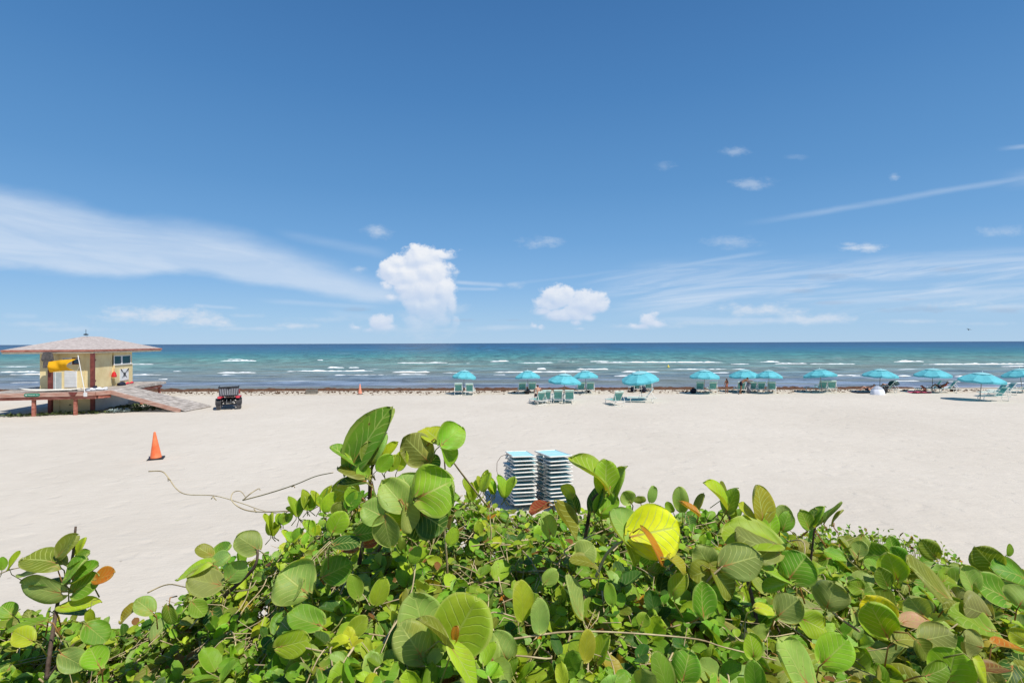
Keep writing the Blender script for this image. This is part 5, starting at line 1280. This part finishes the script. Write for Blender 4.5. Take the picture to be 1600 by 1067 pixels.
hero('A', (118,868), (129,840), 2.3, 10, 'lime', small=True); hero('A', (108,880), (136,862), 2.25, 16, 'green'); hero('A', (100,905), (130,872), 2.2, 15, 'medium', fold=.2); hero('A', (112,905), (146,880), 2.22, 22, 'green'); hero('A', (115,925), (152,900), 2.22, 36, 'green'); hero('A', (100,912), (52,908), 2.25, 14, 'dark')
single('A', 'orange brown leaf at the tip of the upright sprig', (146,905), (175,893), 2.22, 22, 'orange'); hero('A', (12,890), (26,862), 2.3, 8, 'lime', small=True); hero('A', (4,890), (3,870), 2.3, 12, 'medium', small=True); hero('A', (135,975), (165,1000), 2.0, 36, 'green'); hero('A', (50,1000), (20,985), 2.0, 30, 'lime'); hero('A', (95,1020), (130,1040), 1.9, 34, 'oliveback'); hero('A', (155,1040), (140,1010), 1.8, 36, 'bright'); hero('A', (140,950), (142,975), 2.1, 14, 'lime', small=True)
hero('A', (85,955), (130,952), 2.3, 14, 'dark'); hero('A', (20,960), (2,945), 2.3, 26, 'green')
# centre low
hero('D', (702,1008), (742,938), 1.5, 92, 'bright', cup=.15, wav=.05, fold=.05, notch=.22); hero('D', (668,1012), (648,930), 1.55, 74, 'pale', cup=.2); hero('D', (656,1022), (625,975), 1.5, 62, 'pale', cup=.2, notch=.2); hero('D', (656,1022), (660,1075), 1.5, 54, 'pale', cup=.2)
hero('D', (700,1008), (746,1072), 1.42, 32, 'lime', fold=.3, k=.5); hero('D', (700,1008), (656,962), 1.44, 14, 'olive', fold=.3); single('D', 'small orange brown patch leaf on the big round leaf', (708,1000), (712,978), 1.44, 15, 'orange', stem=0)
hero('D', (595,1065), (615,1020), 1.5, 52, 'pale'); hero('D', (790,1030), (770,988), 1.6, 50, 'pale'); hero('D', (815,970), (816,910), 1.7, 30, 'bright', small=True); hero('D', (842,990), (842,936), 1.68, 30, 'pale', small=True); hero('D', (912,1035), (918,985), 1.6, 26, 'yolive', small=True); hero('D', (930,1030), (945,992), 1.62, 26, 'bright'); hero('D', (1040,1085), (1025,1022), 1.5, 34, 'green', small=True); hero('D', (1065,1060), (1075,1018), 1.55, 46, 'medium')
hero('D', (1180,1085), (1175,1035), 1.5, 32, 'green', small=True); hero('D', (1175,1025), (1172,990), 1.65, 28, 'bright'); hero('D', (955,945), (950,912), 1.8, 20, 'medium', small=True); hero('D', (1000,975), (1008,958), 1.7, 22, 'medium'); hero('D', (640,880), (655,855), 1.9, 20, 'medium', small=True); hero('D', (700,850), (712,825), 2.0, 20, 'bright', small=True)
hero('D', (1050,930), (1068,895), 1.9, 26, 'bright'); hero('D', (905,960), (890,900), 1.85, 20, 'pale'); hero('D', (850,910), (868,890), 1.9, 24, 'pale')
# yellow-leaf shrub
single('E', 'huge round bright yellow leaf', (984,838), (1060,822), 1.95, 84, 'yellow', cup=.12, wav=.03, stem=.05, notch=.1, fold=.03)
single('E', 'narrow folded orange leaf hanging below the yellow leaf', (1004,828), (1040,880), 1.90, 12, 'orange', fold=.3, stem=.03, k=.30)
hero('E', (1000,850), (958,798), 1.97, 46, 'pale', cup=.4); hero('E', (975,835), (998,880), 1.96, 32, 'bright', fold=.3); hero('E', (1010,850), (1015,882), 2.0, 36, 'green'); hero('E', (945,765), (898,711), 2.1, 22, 'bright', fold=.35, flip=-1); hero('E', (945,770), (948,720), 2.12, 40, 'bright'); hero('E', (950,790), (970,728), 2.14, 24, 'medium'); hero('E', (950,770), (940,810), 2.1, 38, 'bright')
hero('E', (940,800), (962,775), 2.08, 26, 'bright'); hero('E', (925,800), (935,760), 2.12, 22, 'dark'); hero('E', (868,788), (902,840), 2.05, 22, 'olive', fold=.3); hero('E', (895,775), (878,758), 2.15, 20, 'lime'); hero('E', (900,800), (890,770), 2.15, 20, 'dark'); hero('E', (860,835), (850,800), 2.1, 26, 'pale')
single('E', 'brick red curled leaf in front of the lounger stacks', (856,789), (826,797), 2.15, 20, 'red', cup=.8, stem=.03); hero('E', (985,785), (975,768), 2.2, 26, 'pale'); hero('E', (1015,785), (1022,760), 2.25, 15, 'pale', small=True); hero('E', (1000,785), (998,775), 2.2, 20, 'olive'); hero('E', (1065,800), (1060,762), 2.2, 24, 'pale', small=True); hero('E', (1050,800), (1040,785), 2.2, 14, 'medium', small=True)
single('E', 'slender orange leaf standing in the hedge top right of the yellow leaf', (1090,803), (1063,780), 2.15, 6, 'orange', stem=.02); hero('E', (1085,800), (1095,770), 2.2, 12, 'olive', small=True); hero('E', (1045,870), (1072,890), 1.9, 16, 'yolive'); hero('E', (930,885), (892,868), 1.9, 18, 'olive'); hero('E', (905,870), (925,850), 1.95, 40, 'pale')
# F
hero('F', (1135,790), (1105,752), 2.2, 14, 'lime', fold=.3); hero('F', (1135,800), (1148,762), 2.2, 28, 'medium'); hero('F', (1130,775), (1128,752), 2.25, 8, 'olive', small=True); hero('F', (1135,800), (1150,800), 2.2, 26, 'bright')
single('F', 'upright yellow brown leaf at the top of the shrub', (1190,815), (1187,760), 2.15, 32, 'yolive', cup=.3); hero('F', (1180,812), (1156,786), 2.15, 18, 'lime', flip=-1); hero('F', (1200,840), (1205,800), 2.15, 26, 'bright'); hero('F', (1218,820), (1225,790), 2.2, 28, 'pale'); hero('F', (1220,828), (1232,800), 2.18, 24, 'green')
hero('F', (1212,850), (1138,820), 2.05, 44, 'bright', cup=.3, bend=.3); hero('F', (1214,860), (1145,838), 2.02, 46, 'olive', cup=.5, back=True); hero('F', (1128,884), (1184,868), 1.9, 60, 'oliveback', cup=.4, wav=.07, back=True, stem=.09); hero('F', (1112,893), (1090,855), 1.95, 42, 'pale'); hero('F', (1110,888), (1148,928), 1.9, 40, 'olive', fold=.2); hero('F', (1110,888), (1078,900), 1.92, 38, 'olive', fold=.2)
hero('F', (1096,960), (1100,912), 1.8, 34, 'green', cup=.1); hero('F', (1232,902), (1258,868), 2.0, 58, 'green', cup=.25, fold=.1); hero('F', (1235,905), (1190,915), 2.0, 20, 'medium'); hero('F', (1190,888), (1238,906), 1.98, 16, 'bright'); hero('F', (1178,950), (1208,952), 1.85, 20, 'lime'); hero('F', (1265,1070), (1222,1000), 1.55, 44, 'pale', cup=.1)
hero('F', (1270,820), (1285,790), 2.3, 12, 'medium', fold=.3); hero('F', (1262,825), (1252,798), 2.3, 22, 'green'); hero('F', (1268,822), (1272,795), 2.32, 20, 'dark'); hero('F', (1285,815), (1308,782), 2.3, 6, 'green', stem=.02); hero('F', (1300,820), (1312,795), 2.3, 4, 'olive', stem=.02); hero('F', (1215,960), (1245,935), 1.9, 46, 'oliveback', back=True); hero('F', (1250,965), (1290,985), 1.9, 42, 'bright')
# G
hero('G', (1384,994), (1358,944), 2.0, 54, 'bright', cup=.08); hero('G', (1385,980), (1355,936), 2.04, 52, 'yellow', cup=.1); single('G', 'pale peach coloured leaf lying among green ones', (1408,972), (1456,966), 2.0, 26, 'peach', cup=.3); hero('G', (1284,1034), (1322,998), 1.8, 54, 'bright'); hero('G', (1290,948), (1302,908), 2.1, 52, 'oliveback', wav=.08, back=True, stem=.1); hero('G', (1400,905), (1386,866), 2.25, 44, 'bright')
hero('G', (1378,890), (1350,878), 2.3, 20, 'green'); hero('G', (1385,915), (1372,888), 2.25, 26, 'green'); hero('G', (1438,1000), (1484,990), 1.9, 46, 'oliveback', back=True, stem=.08); hero('G', (1395,1000), (1430,995), 1.9, 24, 'olive'); hero('G', (1430,1000), (1452,1028), 1.85, 30, 'olive'); hero('G', (1478,1062), (1490,1014), 1.75, 62, 'bright'); hero('G', (1445,1055), (1480,1040), 1.7, 30, 'green'); hero('G', (1345,920), (1325,910), 2.15, 26, 'medium')
hero('G', (1480,935), (1420,875), 2.3, 26, 'olive', flip=-1); hero('G', (1460,870), (1440,845), 2.9, 30, 'olive'); hero('G', (1395,862), (1390,838), 2.9, 18, 'green'); hero('G', (1412,880), (1395,855), 2.8, 26, 'green'); hero('G', (1340,865), (1345,845), 2.7, 24, 'pale'); hero('G', (1440,960), (1420,935), 2.1, 44, 'pale')
# H
hero('H', (1555,890), (1524,856), 2.5, 44, 'olive', flip=-1); hero('H', (1600,905), (1553,882), 2.45, 36, 'green', flip=-1); hero('H', (1570,935), (1525,905), 2.4, 36, 'green'); hero('H', (1520,925), (1508,885), 2.4, 26, 'pale'); hero('H', (1540,960), (1500,945), 2.2, 56, 'oliveback', back=True); hero('H', (1590,945), (1605,920), 2.2, 50, 'pale'); hero('H', (1550,985), (1490,955), 2.15, 30, 'medium'); hero('H', (1512,970), (1475,945), 2.2, 28, 'olive')
hero('H', (1530,1010), (1500,1000), 2.0, 44, 'oliveback', wav=.1, back=True); hero('H', (1555,1005), (1605,1010), 2.0, 20, 'orange'); hero('H', (1530,1045), (1572,1040), 1.85, 18, 'brown'); hero('H', (1520,1030), (1545,1080), 1.7, 16, 'lime'); hero('H', (1600,1000), (1575,985), 2.1, 30, 'lime'); hero('H', (1572,868), (1578,850), 2.6, 8, 'green', small=True)
# stems that show
def stem(th, mt, r, pts): runner(TH[th], [at(x, y_, Y) for x, y_, Y in pts], r, False, mt)
stem('A', 'bark', .009, [(72,1060,2.1),(80,1000,2.15),(90,940,2.22),(98,910,2.25),(112,875,2.28),(118,822,2.3)]); stem('A', 'stem', .003, [(-10,900,2.3),(20,888,2.3),(60,882,2.28),(90,880,2.26)]); stem('A', 'bark', .005, [(72,1060,2.0),(95,1030,2.0),(115,1005,2.0)])
stem('C', 'bark', .010, [(560,880,2.1),(575,800,2.05),(578,740,2.02),(585,722,2.0)]); stem('C', 'bark', .007, [(590,860,2.1),(630,795,1.95),(655,775,1.9)]); stem('C', 'pet', .005, [(700,930,2.2),(690,800,2.1),(662,740,2.03),(668,722,2.02)]); stem('C', 'pet', .0045, [(760,790,2.3),(725,745,2.1),(708,722,2.0),(690,694,1.97)])
stem('E', 'bark', .010, [(905,880,2.3),(915,830,2.2),(925,780,2.14),(945,768,2.12)]); stem('E', 'pet', .007, [(930,900,2.0),(950,860,1.98),(984,838,1.96)]); stem('F', 'bark', .010, [(1180,1020,2.0),(1178,960,2.05),(1165,900,2.1),(1160,860,2.12),(1135,800,2.2)]); stem('F', 'pet', .006, [(1085,940,1.9),(1105,905,1.9),(1128,884,1.9)])
stem('B', 'bark', .009, [(350,930,2.25),(395,888,2.2),(402,858,2.2)]); stem('F', 'bark', .006, [(1262,900,2.4),(1268,850,2.35),(1272,815,2.32)]); stem('G', 'twig', .006, [(1340,985,2.1),(1310,965,2.1),(1290,948,2.1)])
for th, pts in (('B', [(640,985,1.6),(760,1000,1.65),(900,985,1.7),(1070,995,1.7),(1130,1010,1.7),(1210,1030,1.7)]), ('D', [(930,880,2.0),(880,860,2.1),(960,820,2.2),(1010,800,2.3)]), ('D', [(560,1080,1.5),(600,1000,1.6),(640,930,1.8),(650,860,2.0)])):
    stem('D', 'twig', .004, pts)
# long runners reaching out over the sand
for pts in ([(232,736,3.2),(252,736,3.2),(262,745,3.18),(275,763,3.15),(292,772,3.1),(335,774,3.0),(375,785,2.9),(410,797,2.8),(455,806,2.6)], [(452,798,2.6),(400,799,2.75),(375,793,2.8),(361,780,2.85),(364,769,2.9),(375,767,2.9),(383,776,2.9)], [(379,781,2.9),(420,770,2.8),(460,757,2.6),(492,744,2.4),(520,738,2.1)], [(379,781,2.9),(392,770,2.9),(404,763,2.95),(406,766,2.95)], [(441,818,2.6),(442,806,2.6),(458,790,2.6)], [(230,925,2.6),(262,912,2.6),(300,918,2.4),(380,922,2.2),(400,905,2.2)], [(560,790,2.2),(530,775,2.3),(480,800,2.4)]):
    stem('B' if pts[0][0] < 440 or True else 'C', 'twig', .0038, pts)
for (x, y_) in ((333, 775), (396, 794), (262, 746), (458, 758)):
    for k in range(3): TH['B']['twig'].tube([at(x, y_, 2.9), at(x+rnd.uniform(-6, 6), y_+rnd.uniform(-3, 8), 2.9)], .0025, 4)
for th in 'ABCDEFGHI':
    T_ = TH[th]; r_ = T_['root']
    for k2 in ('stem', 'pet'):
        if T_[k2].v: T_['twig'].add(T_[k2].v, T_[k2].f)
    if T_['big'].v: T_['big'].build('large_leaves' if th in 'BD' else 'foliage', LM_BIG, r_)
    if T_['small'].v: T_['small'].build('small_leaves' if th not in 'I' else 'foliage', LM_SM, r_)
    for kx, nm, mm in (('twig', 'twigs', twigm), ('bark', 'branches', barkm)):
        if T_[kx].v: o = T_[kx].build(nm, mm, r_, smooth=True, fix=False); o.location = -r_.location; o['kind'] = 'stuff'
